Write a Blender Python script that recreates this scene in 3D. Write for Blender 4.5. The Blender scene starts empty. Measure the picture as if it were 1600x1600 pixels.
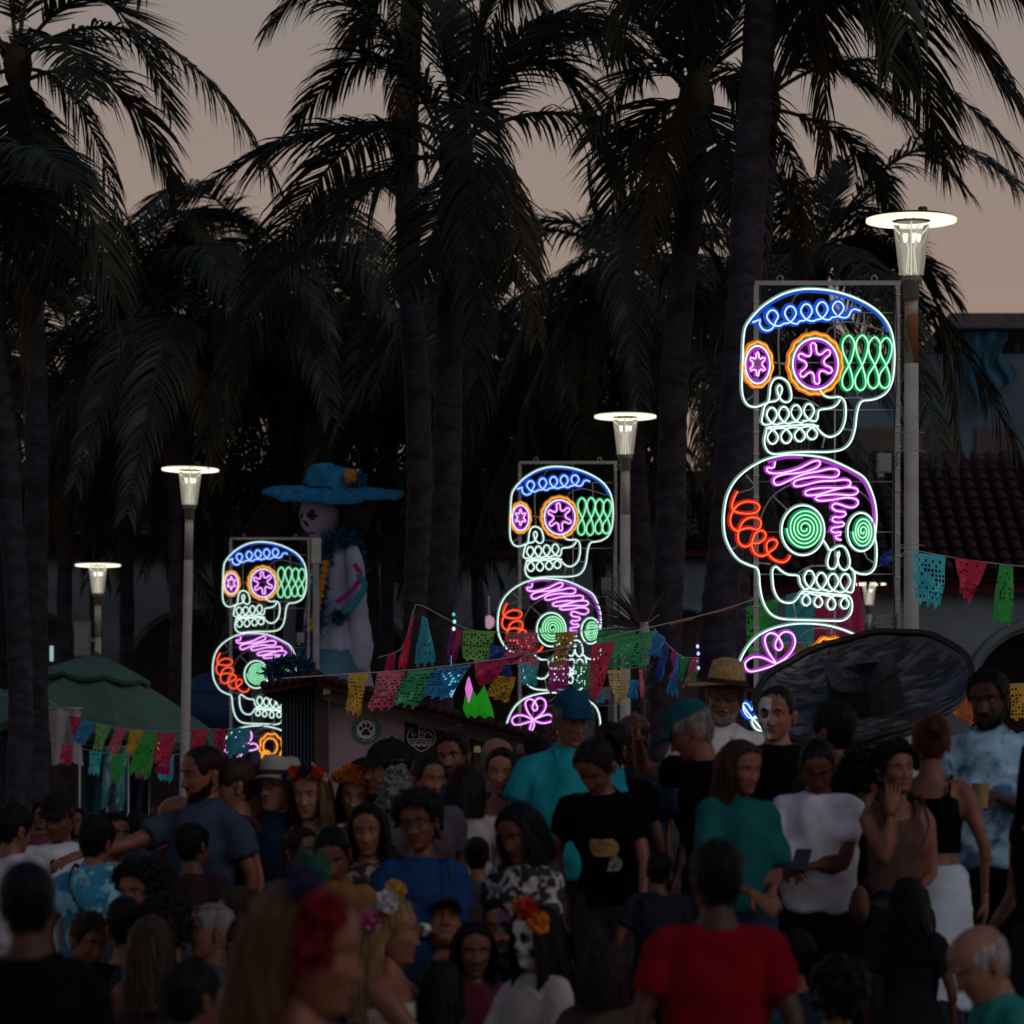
import bpy, bmesh, math, random
import numpy as np
from mathutils import Vector, Matrix
R = math.radians
PI = math.pi
sc = bpy.context.scene
COL = sc.collection
F = 6000.0            # focal length in photograph pixels (1600 px wide)
CZ = 1.45             # camera height
HOR = 1300.0          # horizon row in the photograph
PLAZA = 0.34          # height of the back plaza

# ------------------------------------------------------------ camera
cam = bpy.data.cameras.new('camera'); camo = bpy.data.objects.new('camera', cam); COL.objects.link(camo)
camo.location = (0, 0, CZ); camo.rotation_euler = (R(90), 0, 0)
cam.sensor_fit = 'HORIZONTAL'; cam.sensor_width = 24.0; cam.lens = 24.0*F/1600.0
cam.shift_y = (HOR-800)/1600.0
cam.clip_start = 0.1; cam.clip_end = 2000
cam.dof.use_dof = True; cam.dof.focus_distance = 29.5; cam.dof.aperture_fstop = 2.8; cam.dof.aperture_blades = 9
sc.camera = camo

# ------------------------------------------------------------ world (dusk, sun just gone behind the camera)
w = bpy.data.worlds.new('World'); sc.world = w; w.use_nodes = True
nt = w.node_tree; nt.nodes.clear()
N = nt.nodes.new; L = nt.links.new
out = N('ShaderNodeOutputWorld'); bg = N('ShaderNodeBackground')
sky = N('ShaderNodeTexSky'); sky.sky_type = 'NISHITA'; sky.sun_disc = False
sky.sun_elevation = R(1.0); sky.sun_rotation = R(132); sky.air_density = 1.6; sky.dust_density = 3.0; sky.ozone_density = 1.0
tc = N('ShaderNodeTexCoord'); sep = N('ShaderNodeSeparateXYZ'); L(tc.outputs['Generated'], sep.inputs[0])
ramp = N('ShaderNodeValToRGB')
L(sep.outputs['Z'], ramp.inputs[0])
el = ramp.color_ramp.elements
el[0].position = 0.0;  el[0].color = (0.400, 0.268, 0.212, 1)
el[1].position = 1.0;  el[1].color = (0.030, 0.048, 0.105, 1)
for p, c in ((0.10, (0.395, 0.276, 0.216, 1)), (0.22, (0.305, 0.262, 0.243, 1)), (0.42, (0.105, 0.118, 0.165, 1)), (0.7, (0.036, 0.058, 0.122, 1))):
    e = el.new(p); e.color = c
sc1 = N('ShaderNodeMix'); sc1.data_type = 'RGBA'; sc1.blend_type = 'MULTIPLY'; sc1.inputs['Factor'].default_value = 1.0
L(sky.outputs[0], sc1.inputs[6]); sc1.inputs[7].default_value = (0.05, 0.05, 0.05, 1)
mx = N('ShaderNodeMix'); mx.data_type = 'RGBA'; mx.inputs['Factor'].default_value = 0.10
L(ramp.outputs[0], mx.inputs[6]); L(sc1.outputs[2], mx.inputs[7])
L(mx.outputs[2], bg.inputs['Color']); bg.inputs['Strength'].default_value = 1.0
L(bg.outputs[0], out.inputs[0])
sun = bpy.data.lights.new('sun', 'SUN'); sun.energy = 0.45; sun.angle = R(34); sun.color = (1.0, 0.90, 0.86)
suno = bpy.data.objects.new('sun', sun); COL.objects.link(suno); suno.rotation_euler = (R(58), 0, R(48))
vs = sc.view_settings; vs.view_transform = 'Standard'; vs.look = 'None'; vs.gamma = 1.0; vs.exposure = 0.0; vs.use_curve_mapping = False
sc.cycles.use_denoising = True
sc.cycles.max_bounces = 6; sc.cycles.diffuse_bounces = 2; sc.cycles.glossy_bounces = 2; sc.cycles.transmission_bounces = 4; sc.cycles.transparent_max_bounces = 12
sc.cycles.caustics_reflective = False; sc.cycles.caustics_refractive = False
sc.cycles.sample_clamp_indirect = 3.0

# ------------------------------------------------------------ helpers
def at(px, py, d):
    return np.array([(px-800)*d/F, d, CZ+(HOR-py)*d/F])

def tag(o, label=None, cat=None, group=None, kind=None):
    if label: o['label'] = label
    if cat: o['category'] = cat
    if group: o['group'] = group
    if kind: o['kind'] = kind
    return o

def thing(name, label, cat, loc=(0, 0, 0), rz=0, group=None):
    o = bpy.data.objects.new(name, None); COL.objects.link(o)
    o.location = loc; o.rotation_euler = (0, 0, rz); o.empty_display_size = 0.2
    return tag(o, label, cat, group)

def link(name, me, parent=None, loc=None, rot=None, scl=None):
    o = bpy.data.objects.new(name, me); COL.objects.link(o)
    if parent is not None: o.parent = parent
    if loc is not None: o.location = loc
    if rot is not None: o.rotation_euler = rot
    if scl is not None: o.scale = scl if hasattr(scl, '__len__') else (scl,)*3
    return o

def copy_tree(o, parent=None):
    c = o.copy(); COL.objects.link(c); c.parent = parent
    for ch in list(o.children): copy_tree(ch, c)
    return c

def unit(v):
    v = np.asarray(v, float); n = np.linalg.norm(v)
    return v/n if n > 1e-9 else v

def resample(pts, step=None, n=None, closed=False):
    """Catmull-Rom through pts, evenly respaced."""
    P = np.asarray(pts, float)
    if closed: Q = np.vstack([P[-1], P, P[0], P[1]])
    else: Q = np.vstack([2*P[0]-P[1], P, 2*P[-1]-P[-2]])
    t = np.linspace(0, 1, 9)[:-1][:, None]
    o = []
    for i in range(len(Q)-3):
        a, b, c, d = Q[i:i+4]
        o.append(0.5*((2*b)+(c-a)*t+(2*a-5*b+4*c-d)*t**2+(3*b-a-3*c+d)*t**3))
    o = np.vstack(o+[Q[-2][None]])
    s = np.r_[0, np.cumsum(np.linalg.norm(np.diff(o, axis=0), axis=1))]
    if n is None: n = max(3, int(s[-1]/step)+1)
    u = np.linspace(0, s[-1], n)
    r = np.stack([np.interp(u, s, o[:, k]) for k in range(P.shape[1])], 1)
    return r

class MB:
    def __init__(s): s.v = []; s.f = []; s.m = []; s.n = 0
    def add(s, V, Fc, mi=0):
        V = np.asarray(V, float).reshape(-1, 3)
        s.v.append(V); b = s.n
        for f in Fc: s.f.append(tuple(int(i)+b for i in f))
        if hasattr(mi, '__len__'): s.m += list(mi)
        else: s.m += [mi]*len(Fc)
        s.n += len(V); return s
    def box(s, c, h, mi=0, rz=0.0, M=None):
        V = np.array([[x, y, z] for x in (-1, 1) for y in (-1, 1) for z in (-1, 1)], float)*np.asarray(h)
        if rz: 
            cs, sn = math.cos(rz), math.sin(rz); V = V@np.array([[cs, sn, 0], [-sn, cs, 0], [0, 0, 1]])
        if M is not None: V = V@np.asarray(M).T
        V = V+np.asarray(c)
        return s.add(V, [(0, 1, 3, 2), (4, 6, 7, 5), (0, 4, 5, 1), (2, 3, 7, 6), (0, 2, 6, 4), (1, 5, 7, 3)], mi)
    def tube(s, pts, r, n=8, mi=0, cap=True, closed=False, up=None, flat=None):
        P = np.asarray(pts, float); m = len(P); r = np.broadcast_to(np.asarray(r, float), (m,)) if np.ndim(r) < 2 else np.asarray(r)
        T = np.gradient(P, axis=0)
        if closed: T[0] = P[1]-P[-1]; T[-1] = P[0]-P[-2]
        T /= np.maximum(np.linalg.norm(T, axis=1), 1e-9)[:, None]
        a = np.array(up if up is not None else ([0, 0, 1] if abs(T[0][2]) < .9 else [1, 0, 0]), float)
        u = unit(a-T[0]*a.dot(T[0])); ang = np.linspace(0, 2*PI, n, endpoint=False)
        V = np.empty((m, n, 3))
        for i in range(m):
            u = unit(u-T[i]*u.dot(T[i])); w = np.cross(T[i], u)
            rr = (r[i], r[i]) if np.ndim(r) < 2 else r[i]
            V[i] = P[i]+np.outer(np.cos(ang)*rr[0], u)+np.outer(np.sin(ang)*rr[1], w)
        Fc = []
        for i in range(m if closed else m-1):
            i2 = (i+1) % m
            for k in range(n):
                k2 = (k+1) % n; Fc.append((i*n+k, i*n+k2, i2*n+k2, i2*n+k))
        if cap and not closed:
            Fc.append(tuple(range(n-1, -1, -1))); Fc.append(tuple((m-1)*n+k for k in range(n)))
        return s.add(V.reshape(-1, 3), Fc, mi)
    def lathe(s, prof, n=24, mi=0, c=(0, 0, 0), sx=1, sy=1, cap=True):
        prof = np.asarray(prof, float); m = len(prof); ang = np.linspace(0, 2*PI, n, endpoint=False)
        V = np.stack([np.outer(prof[:, 0], np.cos(ang))*sx, np.outer(prof[:, 0], np.sin(ang))*sy, np.repeat(prof[:, 1][:, None], n, 1)], 2)+np.asarray(c)
        Fc = [(i*n+k, i*n+(k+1) % n, (i+1)*n+(k+1) % n, (i+1)*n+k) for i in range(m-1) for k in range(n)]
        if cap: Fc += [tuple(range(n-1, -1, -1)), tuple((m-1)*n+k for k in range(n))]
        return s.add(V.reshape(-1, 3), Fc, mi)
    def ball(s, c, r, n=10, mi=0):
        r = np.broadcast_to(np.asarray(r, float), (3,)); th = np.linspace(0.02, PI-.02, n//2+2)
        p = np.stack([np.sin(th), -np.cos(th)], 1); k = s.n
        s.lathe(p, n, mi); s.v[-1] = s.v[-1]*r+np.asarray(c); return s
    def grid(s, V, mi=0, mask=None):
        """V (a,b,3) surface"""
        a, b = V.shape[:2]
        Fc = [(i*b+j, i*b+j+1, (i+1)*b+j+1, (i+1)*b+j) for i in range(a-1) for j in range(b-1) if mask is None or mask[i, j]]
        return s.add(V.reshape(-1, 3), Fc, mi)
    def mesh(s, name, mats, smooth=True):
        me = bpy.data.meshes.new(name)
        V = np.vstack(s.v) if s.v else np.zeros((0, 3))
        me.from_pydata(V.tolist(), [], s.f)
        for m in (mats if isinstance(mats, (list, tuple)) else [mats]): me.materials.append(m)
        if isinstance(mats, (list, tuple)) and len(mats) > 1: me.polygons.foreach_set('material_index', s.m)
        if smooth: me.polygons.foreach_set('use_smooth', [True]*len(me.polygons))
        me.update(); return me
    def build(s, name, mats, parent=None, smooth=True, loc=None, rot=None, scl=None):
        return link(name, s.mesh(name, mats, smooth), parent, loc, rot, scl)

def flatbuild(mb, name, mats, parent=None, **k): return mb.build(name, mats, parent, smooth=False, **k)

# ------------------------------------------------------------ materials
_M = {}
def mat(key, base=(.5, .5, .5), rough=.7, metal=0, var=.15, nscale=6.0, bump=0.0, bscale=40.0, emit=None, estr=0, spec=.3,
        stretch=(1, 1, 1), color2=None, c2scale=3.0, c2pos=(.45, .6), trans=None, detail=4):
    if key in _M: return _M[key]
    m = bpy.data.materials.new(key); _M[key] = m; m.use_nodes = True; t = m.node_tree; b = t.nodes['Principled BSDF']
    n = t.nodes.new; l = t.links.new
    b.inputs['Roughness'].default_value = rough; b.inputs['Metallic'].default_value = metal; b.inputs['Specular IOR Level'].default_value = spec
    co = n('ShaderNodeTexCoord'); mp = n('ShaderNodeMapping'); l(co.outputs['Object'], mp.inputs[0]); mp.inputs['Scale'].default_value = stretch
    nz = n('ShaderNodeTexNoise'); l(mp.outputs[0], nz.inputs[0]); nz.inputs['Scale'].default_value = nscale; nz.inputs['Detail'].default_value = detail
    rp = n('ShaderNodeValToRGB'); l(nz.outputs[0], rp.inputs[0])
    rp.color_ramp.elements[0].position = .3; rp.color_ramp.elements[1].position = .7
    lo = tuple(max(0, c*(1-var)) for c in base)+(1,); hi = tuple(min(1, c*(1+var)) for c in base)+(1,)
    rp.color_ramp.elements[0].color = lo; rp.color_ramp.elements[1].color = hi
    colo = rp.outputs[0]
    if color2 is not None:
        n2 = n('ShaderNodeTexNoise'); l(mp.outputs[0], n2.inputs[0]); n2.inputs['Scale'].default_value = c2scale; n2.inputs['Detail'].default_value = 3; n2.inputs['Distortion'].default_value = .8
        r2 = n('ShaderNodeValToRGB'); l(n2.outputs[0], r2.inputs[0]); r2.color_ramp.elements[0].position, r2.color_ramp.elements[1].position = c2pos
        x = n('ShaderNodeMix'); x.data_type = 'RGBA'; l(r2.outputs[0], x.inputs['Factor']); l(colo, x.inputs[6]); x.inputs[7].default_value = tuple(color2)+(1,)
        colo = x.outputs[2]
    l(colo, b.inputs['Base Color'])
    if bump:
        nb = n('ShaderNodeTexNoise'); l(mp.outputs[0], nb.inputs[0]); nb.inputs['Scale'].default_value = bscale; nb.inputs['Detail'].default_value = 5
        bp = n('ShaderNodeBump'); bp.inputs['Strength'].default_value = bump; bp.inputs['Distance'].default_value = .02
        l(nb.outputs[0], bp.inputs['Height']); l(bp.outputs[0], b.inputs['Normal'])
    if emit is not None:
        b.inputs['Emission Color'].default_value = tuple(emit)+(1,); b.inputs['Emission Strength'].default_value = estr
    if trans:
        tr = n('ShaderNodeBsdfTranslucent'); l(colo, tr.inputs[0]); ms = n('ShaderNodeMixShader'); ms.inputs[0].default_value = trans
        l(b.outputs[0], ms.inputs[1]); l(tr.outputs[0], ms.inputs[2]); l(ms.outputs[0], t.nodes['Material Output'].inputs[0])
    return m

def emitter(key, col, strength, sample=True):
    if key in _M: return _M[key]
    m = bpy.data.materials.new(key); _M[key] = m; m.use_nodes = True; t = m.node_tree; t.nodes.clear()
    o = t.nodes.new('ShaderNodeOutputMaterial'); e = t.nodes.new('ShaderNodeEmission')
    e.inputs[0].default_value = tuple(col)+(1,); e.inputs[1].default_value = strength
    t.links.new(e.outputs[0], o.inputs[0])
    if not sample: m.cycles.emission_sampling = 'NONE'
    return m

def fabric(col, rough=.9, **k):
    key = 'fabric_%03d_%03d_%03d' % tuple(int(c*255) for c in col)+''.join(sorted(k))
    return mat(key, col, rough, var=.18, nscale=9, bump=.35, bscale=70, spec=.04, **k)

rng = np.random.default_rng(7); random.seed(7)
# ------------------------------------------------------------ ground
M_pave = mat('paving_stone', (.16, .15, .15), .85, var=.25, nscale=2.5, bump=.3, bscale=30)
M_step = mat('step_stone', (.20, .19, .185), .85, var=.2, nscale=3, bump=.3, bscale=25)
def sheet(name, x0, x1, y0, y1, z, m, nx=2, ny=2):
    X, Y = np.meshgrid(np.linspace(x0, x1, nx), np.linspace(y0, y1, ny)); V = np.stack([X, Y, np.full_like(X, z)], 2)
    return tag(MB().grid(V).build(name, m), kind='structure')
sheet('ground', -600, 600, -60, 1500, 0.0, M_pave, 3, 3)
b = MB(); b.box((3.25, 18.54, .15), (3.75, 2.44, .15)); tag(flatbuild(b, 'stone_ledge', M_step), kind='structure')
b = MB(); b.box((0, 121, PLAZA/2), (60, 100.0, PLAZA/2)); tag(flatbuild(b, 'back_plaza', M_pave), kind='structure')
def ground(d, x=0.0): return PLAZA if d >= 21 else (0.30 if (16.1 <= d <= 20.98 and -.5 <= x <= 7) else 0.0)

# ------------------------------------------------------------ buildings
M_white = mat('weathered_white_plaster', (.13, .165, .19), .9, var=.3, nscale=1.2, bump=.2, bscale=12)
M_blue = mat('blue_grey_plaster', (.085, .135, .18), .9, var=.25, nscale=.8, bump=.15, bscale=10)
M_redband = mat('dark_red_paint', (.06, .008, .011), .8, var=.2)
M_tile = mat('clay_roof_tile', (.030, .010, .011), .85, var=.35, nscale=3, bump=.3)
M_dark = mat('dark_interior', (.03, .03, .035), .9)
M_conc = mat('dark_concrete', (.09, .09, .10), .9, var=.2)
M_metal = mat('galvanised_metal', (.38, .40, .40), .45, metal=.6, var=.12, nscale=14, bump=.08)
M_winlit = emitter('lit_window', (.62, .92, .95), .55)
M_glassd = mat('dark_window_glass', (.02, .025, .03), .15, spec=.5)

def arcade(label, x0, x1, d, bay, eave, rise, spring=3.0, tilew=.26, depth=7.0, lit=()):
    t = thing('arcade_building', label, 'building', (0, d, PLAZA))
    n = int(round((x1-x0)/bay)); hw = bay*.38; e = eave-PLAZA
    wall = MB()
    for i in range(n):
        c = x0+(i+.5)*bay; l, r = c-bay/2, c+bay/2
        ang = np.linspace(PI, 0, 15); A = np.stack([c+hw*np.cos(ang), spring+hw*np.sin(ang)], 1)
        for a, b2 in ((l, c-hw), (c+hw, r)):
            wall.box(((a+b2)/2, .3, e/2), ((b2-a)/2, .3, e/2))
        for j in range(14):
            p, q = A[j], A[j+1]
            V = [[p[0], 0, p[1]], [q[0], 0, q[1]], [q[0], 0, e], [p[0], 0, e], [p[0], .6, p[1]], [q[0], .6, q[1]], [q[0], .6, e], [p[0], .6, e]]
            wall.add(V, [(0, 1, 2, 3), (5, 4, 7, 6), (1, 0, 4, 5)])
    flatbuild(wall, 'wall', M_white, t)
    b = MB(); b.box(((x0+x1)/2, .22, e+.14), ((x1-x0)/2+.1, .42, .15)); flatbuild(b, 'eave_band', M_redband, t)
    for i in range(n):                                  # arch mouldings
        c = x0+(i+.5)*bay; ang = np.linspace(PI, 0, 17)
        P = np.stack([c+(hw+.12)*np.cos(ang), np.full(17, -.02), spring+(hw+.12)*np.sin(ang)], 1)
        MB().tube(P, .09, 6).build('arch_moulding', M_white, t)
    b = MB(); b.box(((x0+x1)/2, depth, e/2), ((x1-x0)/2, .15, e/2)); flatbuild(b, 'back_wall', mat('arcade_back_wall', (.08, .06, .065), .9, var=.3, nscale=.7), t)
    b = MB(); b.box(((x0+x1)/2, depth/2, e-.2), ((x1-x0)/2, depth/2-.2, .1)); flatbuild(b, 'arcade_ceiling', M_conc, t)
    for (lx, lz, lw, lh) in lit:
        b = MB(); b.box((lx, depth-.2, lz), (lw, .03, lh)); wn = flatbuild(b, 'window', M_winlit, t)
        for sx in (-1, 0, 1): flatbuild(MB().box((lx+sx*lw, depth-.25, lz), (.03, .03, lh+.03)), 'window_bar', M_conc, wn)
        for sz in (-1, 1): flatbuild(MB().box((lx, depth-.25, lz+sz*lh), (lw, .028, .03)), 'window_bar', M_conc, wn)
    # roof: sloping slab with barrel tile rows
    L_ = math.hypot(depth*.7, rise); sl = math.atan2(rise, depth*.7)
    b = MB(); V = np.array([[[x0-.2, -.35, e+.30], [x1+.2, -.35, e+.30]], [[x0-.2, depth*.7, e+.30+rise], [x1+.2, depth*.7, e+.30+rise]]]); b.grid(V)
    V2 = V.copy(); V2[..., 2] -= .1; b.grid(V2[::-1]); rf = flatbuild(b, 'roof', M_tile, t)
    nt_ = int((x1-x0)/tilew)
    tm = MB(); ang = np.linspace(0, PI, 6); rows = 12
    for k in range(rows):
        y0 = k*L_/rows; y1 = (k+1)*L_/rows+.06; ra, rb = tilew*.40, tilew*.34
        V = np.stack([np.stack([np.cos(ang)*rr, np.full(6, yy), np.sin(ang)*rr*.8+dz], 1) for yy, rr, dz in ((y0, ra, .035), (y1, rb, .0))])
        tm.grid(V)
    tme = tm.mesh('roof_tile_row', M_tile)
    for k in range(min(nt_, 290)):
        o = link('roof_tile_row', tme, rf, (x0+(k+.5)*tilew, -.42, e+.31), (sl, 0, 0))
        o.location.z += float(rng.uniform(-.008, .008))
    return t
arcade('long white arcade building with red eave band and tiled roof behind the palms', -11.5, 5.0, 78, 3.3, 7.05, 1.9, spring=4.3,
       lit=((-11.25, 5.05, .17, .24), (-10.23, 5.05, .14, .20), (-9.70, 5.05, .06, .20)))
arcade('white arched building under the dark tiled roof at the right edge', 4.2, 14.1, 66, 3.3, 5.55, 2.5, spring=3.35)

t = thing('concrete_building', 'blue grey flat roofed upper building at the right edge above the tiles', 'building', (0, 88, PLAZA))
zz = lambda y, d=88: CZ+(HOR-y)*d/F-PLAZA
xx = lambda x, d=88: (x-800)*d/F
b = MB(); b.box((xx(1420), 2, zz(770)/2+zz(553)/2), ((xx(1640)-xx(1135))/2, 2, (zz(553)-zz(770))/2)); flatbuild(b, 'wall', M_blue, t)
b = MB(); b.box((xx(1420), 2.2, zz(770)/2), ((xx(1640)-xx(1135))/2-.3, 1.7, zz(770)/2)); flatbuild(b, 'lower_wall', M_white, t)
b = MB(); b.box((xx(1560), 2.6, zz(506)), (xx(1640)-xx(1560), 3.2, .17)); flatbuild(b, 'roof_slab', M_conc, t)
for px in (1508, 1592):
    b = MB(); b.tube([[xx(px), .4, zz(553)], [xx(px), .4, zz(508)]], .05, 8); b.build('roof_post', M_conc, t)
for k in range(5):
    wx = xx(1190+k*92); b = MB(); b.box((wx, -.02, zz(690)), (.45, .04, .3)); wf = flatbuild(b, 'window', M_glassd, t)
    for sx in (-1, 0, 1): flatbuild(MB().box((wx+sx*.45, -.06, zz(690)), (.03, .03, .33)), 'window_bar', M_conc, wf)
# blue tarp hung under the slab
u, v = np.meshgrid(np.linspace(0, 1, 22), np.linspace(0, 1, 26))
X = xx(1500)+u*(1.0+.05*np.sin(9*v)); Z = zz(515)-v*(1.95-.9*u+.10*np.sin(u*9)+.06*np.sin(u*23)); Y = -.35+.06*np.sin(u*17+v*4)+.05*np.sin(v*9+u*6)+.03*np.sin(u*31+v*13)
X = X+.45*v*v-.25*v*u+.05*np.sin(v*8)
o = MB().grid(np.stack([X, Y, Z], 2)).build('hanging_tarp', mat('blue_tarp', (.012, .075, .13), .7, var=.4, nscale=3, bump=.4, bscale=8), None, loc=(0, 88, PLAZA))
tag(o, 'crumpled blue tarp hanging below the flat roof slab at the right', 'tarp')

# ------------------------------------------------------------ kiosk
M_brown = mat('dark_brown_wood', (.055, .028, .026), .7, var=.3, nscale=8, stretch=(1, 1, 6), bump=.2)
M_kpink = mat('pinkish_painted_panel', (.36, .25, .29), .8, var=.12, nscale=2)
M_black = mat('black_board', (.012, .012, .014), .6)
M_kblue = mat('blue_grey_shutter', (.055, .085, .13), .6, var=.15, nscale=3)
KD = 30.0; ks = KD/F
kx = lambda x: (x-800)*ks
kz = lambda y: CZ+(HOR-y)*ks-PLAZA
t = thing('kiosk', 'dark wooden market kiosk with sloping tiled roof behind the crowd', 'kiosk', (0, KD, PLAZA))
def wallpoly(xa, xb, name, m, y=0.0, ztop=lambda x: kz(1070+(x-505)*.276)):
    b = MB(); V = [[kx(xa), y, 0], [kx(xb), y, 0], [kx(xb), y, ztop(xb)], [kx(xa), y, ztop(xa)]]
    V += [[p[0], p[1]+.06, p[2]] for p in V]
    b.add(V, [(0, 1, 2, 3), (7, 6, 5, 4), (0, 4, 5, 1), (1, 5, 6, 2), (2, 6, 7, 3), (3, 7, 4, 0)]); return flatbuild(b, name, m, t)
wallpoly(515, 632, 'side_panel', M_kpink); wallpoly(632.5, 752, 'menu_board', M_black, y=-.02); wallpoly(752.5, 868, 'end_panel', mat('dark_grey_panel', (.04, .035, .045), .7))
wallpoly(437, 491, 'shutter', M_kblue, y=.25, ztop=lambda x: kz(1074))
for px in (503, 752, 866): wallpoly(px-11, px+11, 'post', M_brown, y=-.10)
for j in range(9):
    b = MB(); x = kx(440+j*5.6); b.box((x, .225, kz(1074)/2), (.006, .02, kz(1074)/2-.02)); flatbuild(b, 'shutter_slat', M_kblue, t)
# fascia beam and roof slab, both sloping
def sloped(name, m, x0, y0, x1, y1, hh, yf, yb):
    b = MB(); V = [[kx(x0), yf, kz(y0)], [kx(x1), yf, kz(y1)], [kx(x1), yf, kz(y1)+hh], [kx(x0), yf, kz(y0)+hh]]; V += [[p[0], yb, p[2]] for p in V]
    b.add(V, [(0, 1, 2, 3), (7, 6, 5, 4), (0, 4, 5, 1), (1, 5, 6, 2), (2, 6, 7, 3), (3, 7, 4, 0)]); return flatbuild(b, name, m, t)
sloped('fascia_beam', mat('grey_beam', (.10, .085, .09), .7), 505, 1094, 880, 1193, .09, -.16, -.10)
rf = sloped('roof', M_tile, 500, 1074, 888, 1179, .06, -.30, 2.4)
for j in range(30):                                     # barrel tile ends along the rake
    f = j/29; x = 500+f*388; y = 1074+f*105
    P = np.array([[kx(x), -.33, kz(y)+.075], [kx(x), 2.42, kz(y)+.075]])
    MB().tube(P, .036, 8).build('roof_tile_row', M_tile, rf)
sloped('roof_lip', M_tile, 414, 1086, 503, 1069, .055, -.25, 2.4)
for j in range(8):
    f = j/7; x = 416+f*84; y = 1085-f*16
    MB().tube(np.array([[kx(x), -.28, kz(y)+.065], [kx(x), 2.4, kz(y)+.065]]), .033, 8).build('roof_tile_row', M_tile, rf)
M_bulbbox = mat('cream_lamp_box', (.55, .48, .30), .6)
for px, py in ((513, 1082), (721, 1131), (746, 1173)):
    b = MB(); b.box((kx(px), -.20, kz(py)), (.028, .03, .022)); b.box((kx(px), -.20, kz(py)+.027), (.02, .02, .006)); b.box((kx(px), -.235, kz(py)), (.02, .006, .014)); flatbuild(b, 'lamp_box', M_bulbbox, t)
# paw sign
def disc(r, n=40): 
    a = np.linspace(0, 2*PI, n, endpoint=False); return np.stack([np.cos(a)*r, np.sin(a)*r], 1)
def plate(mb, P2, cx, cz, y, th=.006, mi=0):
    n = len(P2); V = [[cx+p[0], y, cz+p[1]] for p in P2]+[[cx+p[0], y+th, cz+p[1]] for p in P2]
    mb.add(V, [tuple(range(n-1, -1, -1)) if False else tuple(range(n)), tuple(range(2*n-1, n-1, -1))]+[(i, n+i, n+(i+1) % n, (i+1) % n) for i in range(n)], mi)
gs = thing('paw_sign', 'round green pet friendly sign with black paw print on the kiosk', 'sign', (kx(572), KD-.01, PLAZA+kz(1140)))
M_pgreen = mat('sign_green', (.02, .16, .07), .6); M_pwhite = mat('sign_white', (.55, .54, .55), .6); M_pblk = mat('sign_black', (.012, .012, .012), .6)
b = MB(); plate(b, disc(.108), 0, 0, -.010, .008); flatbuild(b, 'rim', M_pgreen, gs)
b = MB(); plate(b, disc(.074), 0, 0, -.014, .003); flatbuild(b, 'face', M_pwhite, gs)
b = MB()
for (x, z, rx, rz, a) in ((-.041, .008, .012, .017, .35), (-.016, .030, .012, .018, .1), (.016, .030, .012, .018, -.1), (.041, .008, .012, .017, -.35)):
    P = disc(1, 18)*[rx, rz]; P = P@np.array([[math.cos(a), math.sin(a)], [-math.sin(a), math.cos(a)]]); plate(b, P, x, z, -.018, .003)
P = resample(np.array([[0, .006], [.020, -.010], [.034, -.034], [.020, -.046], [0, -.040], [-.020, -.046], [-.034, -.034], [-.020, -.010]]), n=30, closed=True)[:-1]
plate(b, P, 0, 0, -.018, .003); flatbuild(b, 'paw_print', M_pblk, gs)
LET = MB()
def text_ring(txt, r, a0, a1, size, parent, m, flip=False):
    n = len(txt)
    for i, ch in enumerate(txt):
        if ch == ' ': continue
        a = a0+(a1-a0)*i/(n-1)
        c = bpy.data.curves.new('letter', 'FONT'); c.body = ch; c.size = size; c.align_x = 'CENTER'; c.align_y = 'CENTER'; c.extrude = .0012
        o = bpy.data.objects.new('letter', c); COL.objects.link(o); bpy.context.view_layer.update()
        me = bpy.data.meshes.new_from_object(o.evaluated_get(bpy.context.evaluated_depsgraph_get())); rot = a-PI/2 if not flip else a+PI/2
        V = np.array([v.co for v in me.vertices])@np.array([[1, 0, 0], [0, 0, 1], [0, -1, 0]], float); cs_, sn_ = math.cos(rot), math.sin(rot)
        V = np.stack([V[:, 0]*cs_-V[:, 2]*sn_, V[:, 1], V[:, 0]*sn_+V[:, 2]*cs_], 1)+[r*math.cos(a), -.012, r*math.sin(a)]
        LET.add(V, [tuple(p.vertices) for p in me.polygons]); bpy.data.objects.remove(o); bpy.data.curves.remove(c); bpy.data.meshes.remove(me)
text_ring('BIENVENIDO', .091, R(155), R(25), .026, gs, M_pwhite)
text_ring('PET FRIENDLY', .091, R(205), R(335), .024, gs, M_pwhite, flip=True)
tag(flatbuild(LET, 'lettering', M_pwhite, gs), kind='stuff')
# lighthouse line logo on the menu board
lg = thing('lighthouse_emblem', 'white line emblem of lighthouse, waves and arches on the black board', 'emblem', (kx(659), KD-.035, PLAZA+kz(1152)))
M_line = mat('white_line_paint', (.62, .60, .60), .6)
b = MB(); q = .005
def ln(P, r=.0036, closed=False): b.tube(np.array([[p[0]*q, 0, p[1]*q] for p in P], float), r, 6, closed=closed)
ln([(-4, -2), (-4, 16), (4, 16), (4, -2)]); ln([(-5, 16), (5, 16), (5, 20), (-5, 20), (-5, 16)]); ln([(-3, 20), (-3, 23), (3, 23), (3, 20)]); ln([(-1.5, 6), (1.5, 6), (1.5, 10), (-1.5, 10), (-1.5, 6)]); ln([(-1.5, -2), (-1.5, 2), (1.5, 2), (1.5, -2)])
a_ = np.linspace(R(120), R(240), 16); ln(np.stack([-6+16*np.cos(a_)*1.0, 0+16*np.sin(a_)], 1)); ln(np.stack([6-16*np.cos(a_), 16*np.sin(a_)], 1))
for zz_, xr in ((-3, 20), (-7, 18)):
    xs = np.linspace(-xr, xr, 40); ln(np.stack([xs, zz_+1.2*np.sin(xs*.8)], 1))
ln([(4, 3), (10, 9), (14, 4), (19, 1)]); ln([(6, 13), (8, 15), (10, 13), (12, 15), (14, 13)])
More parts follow.
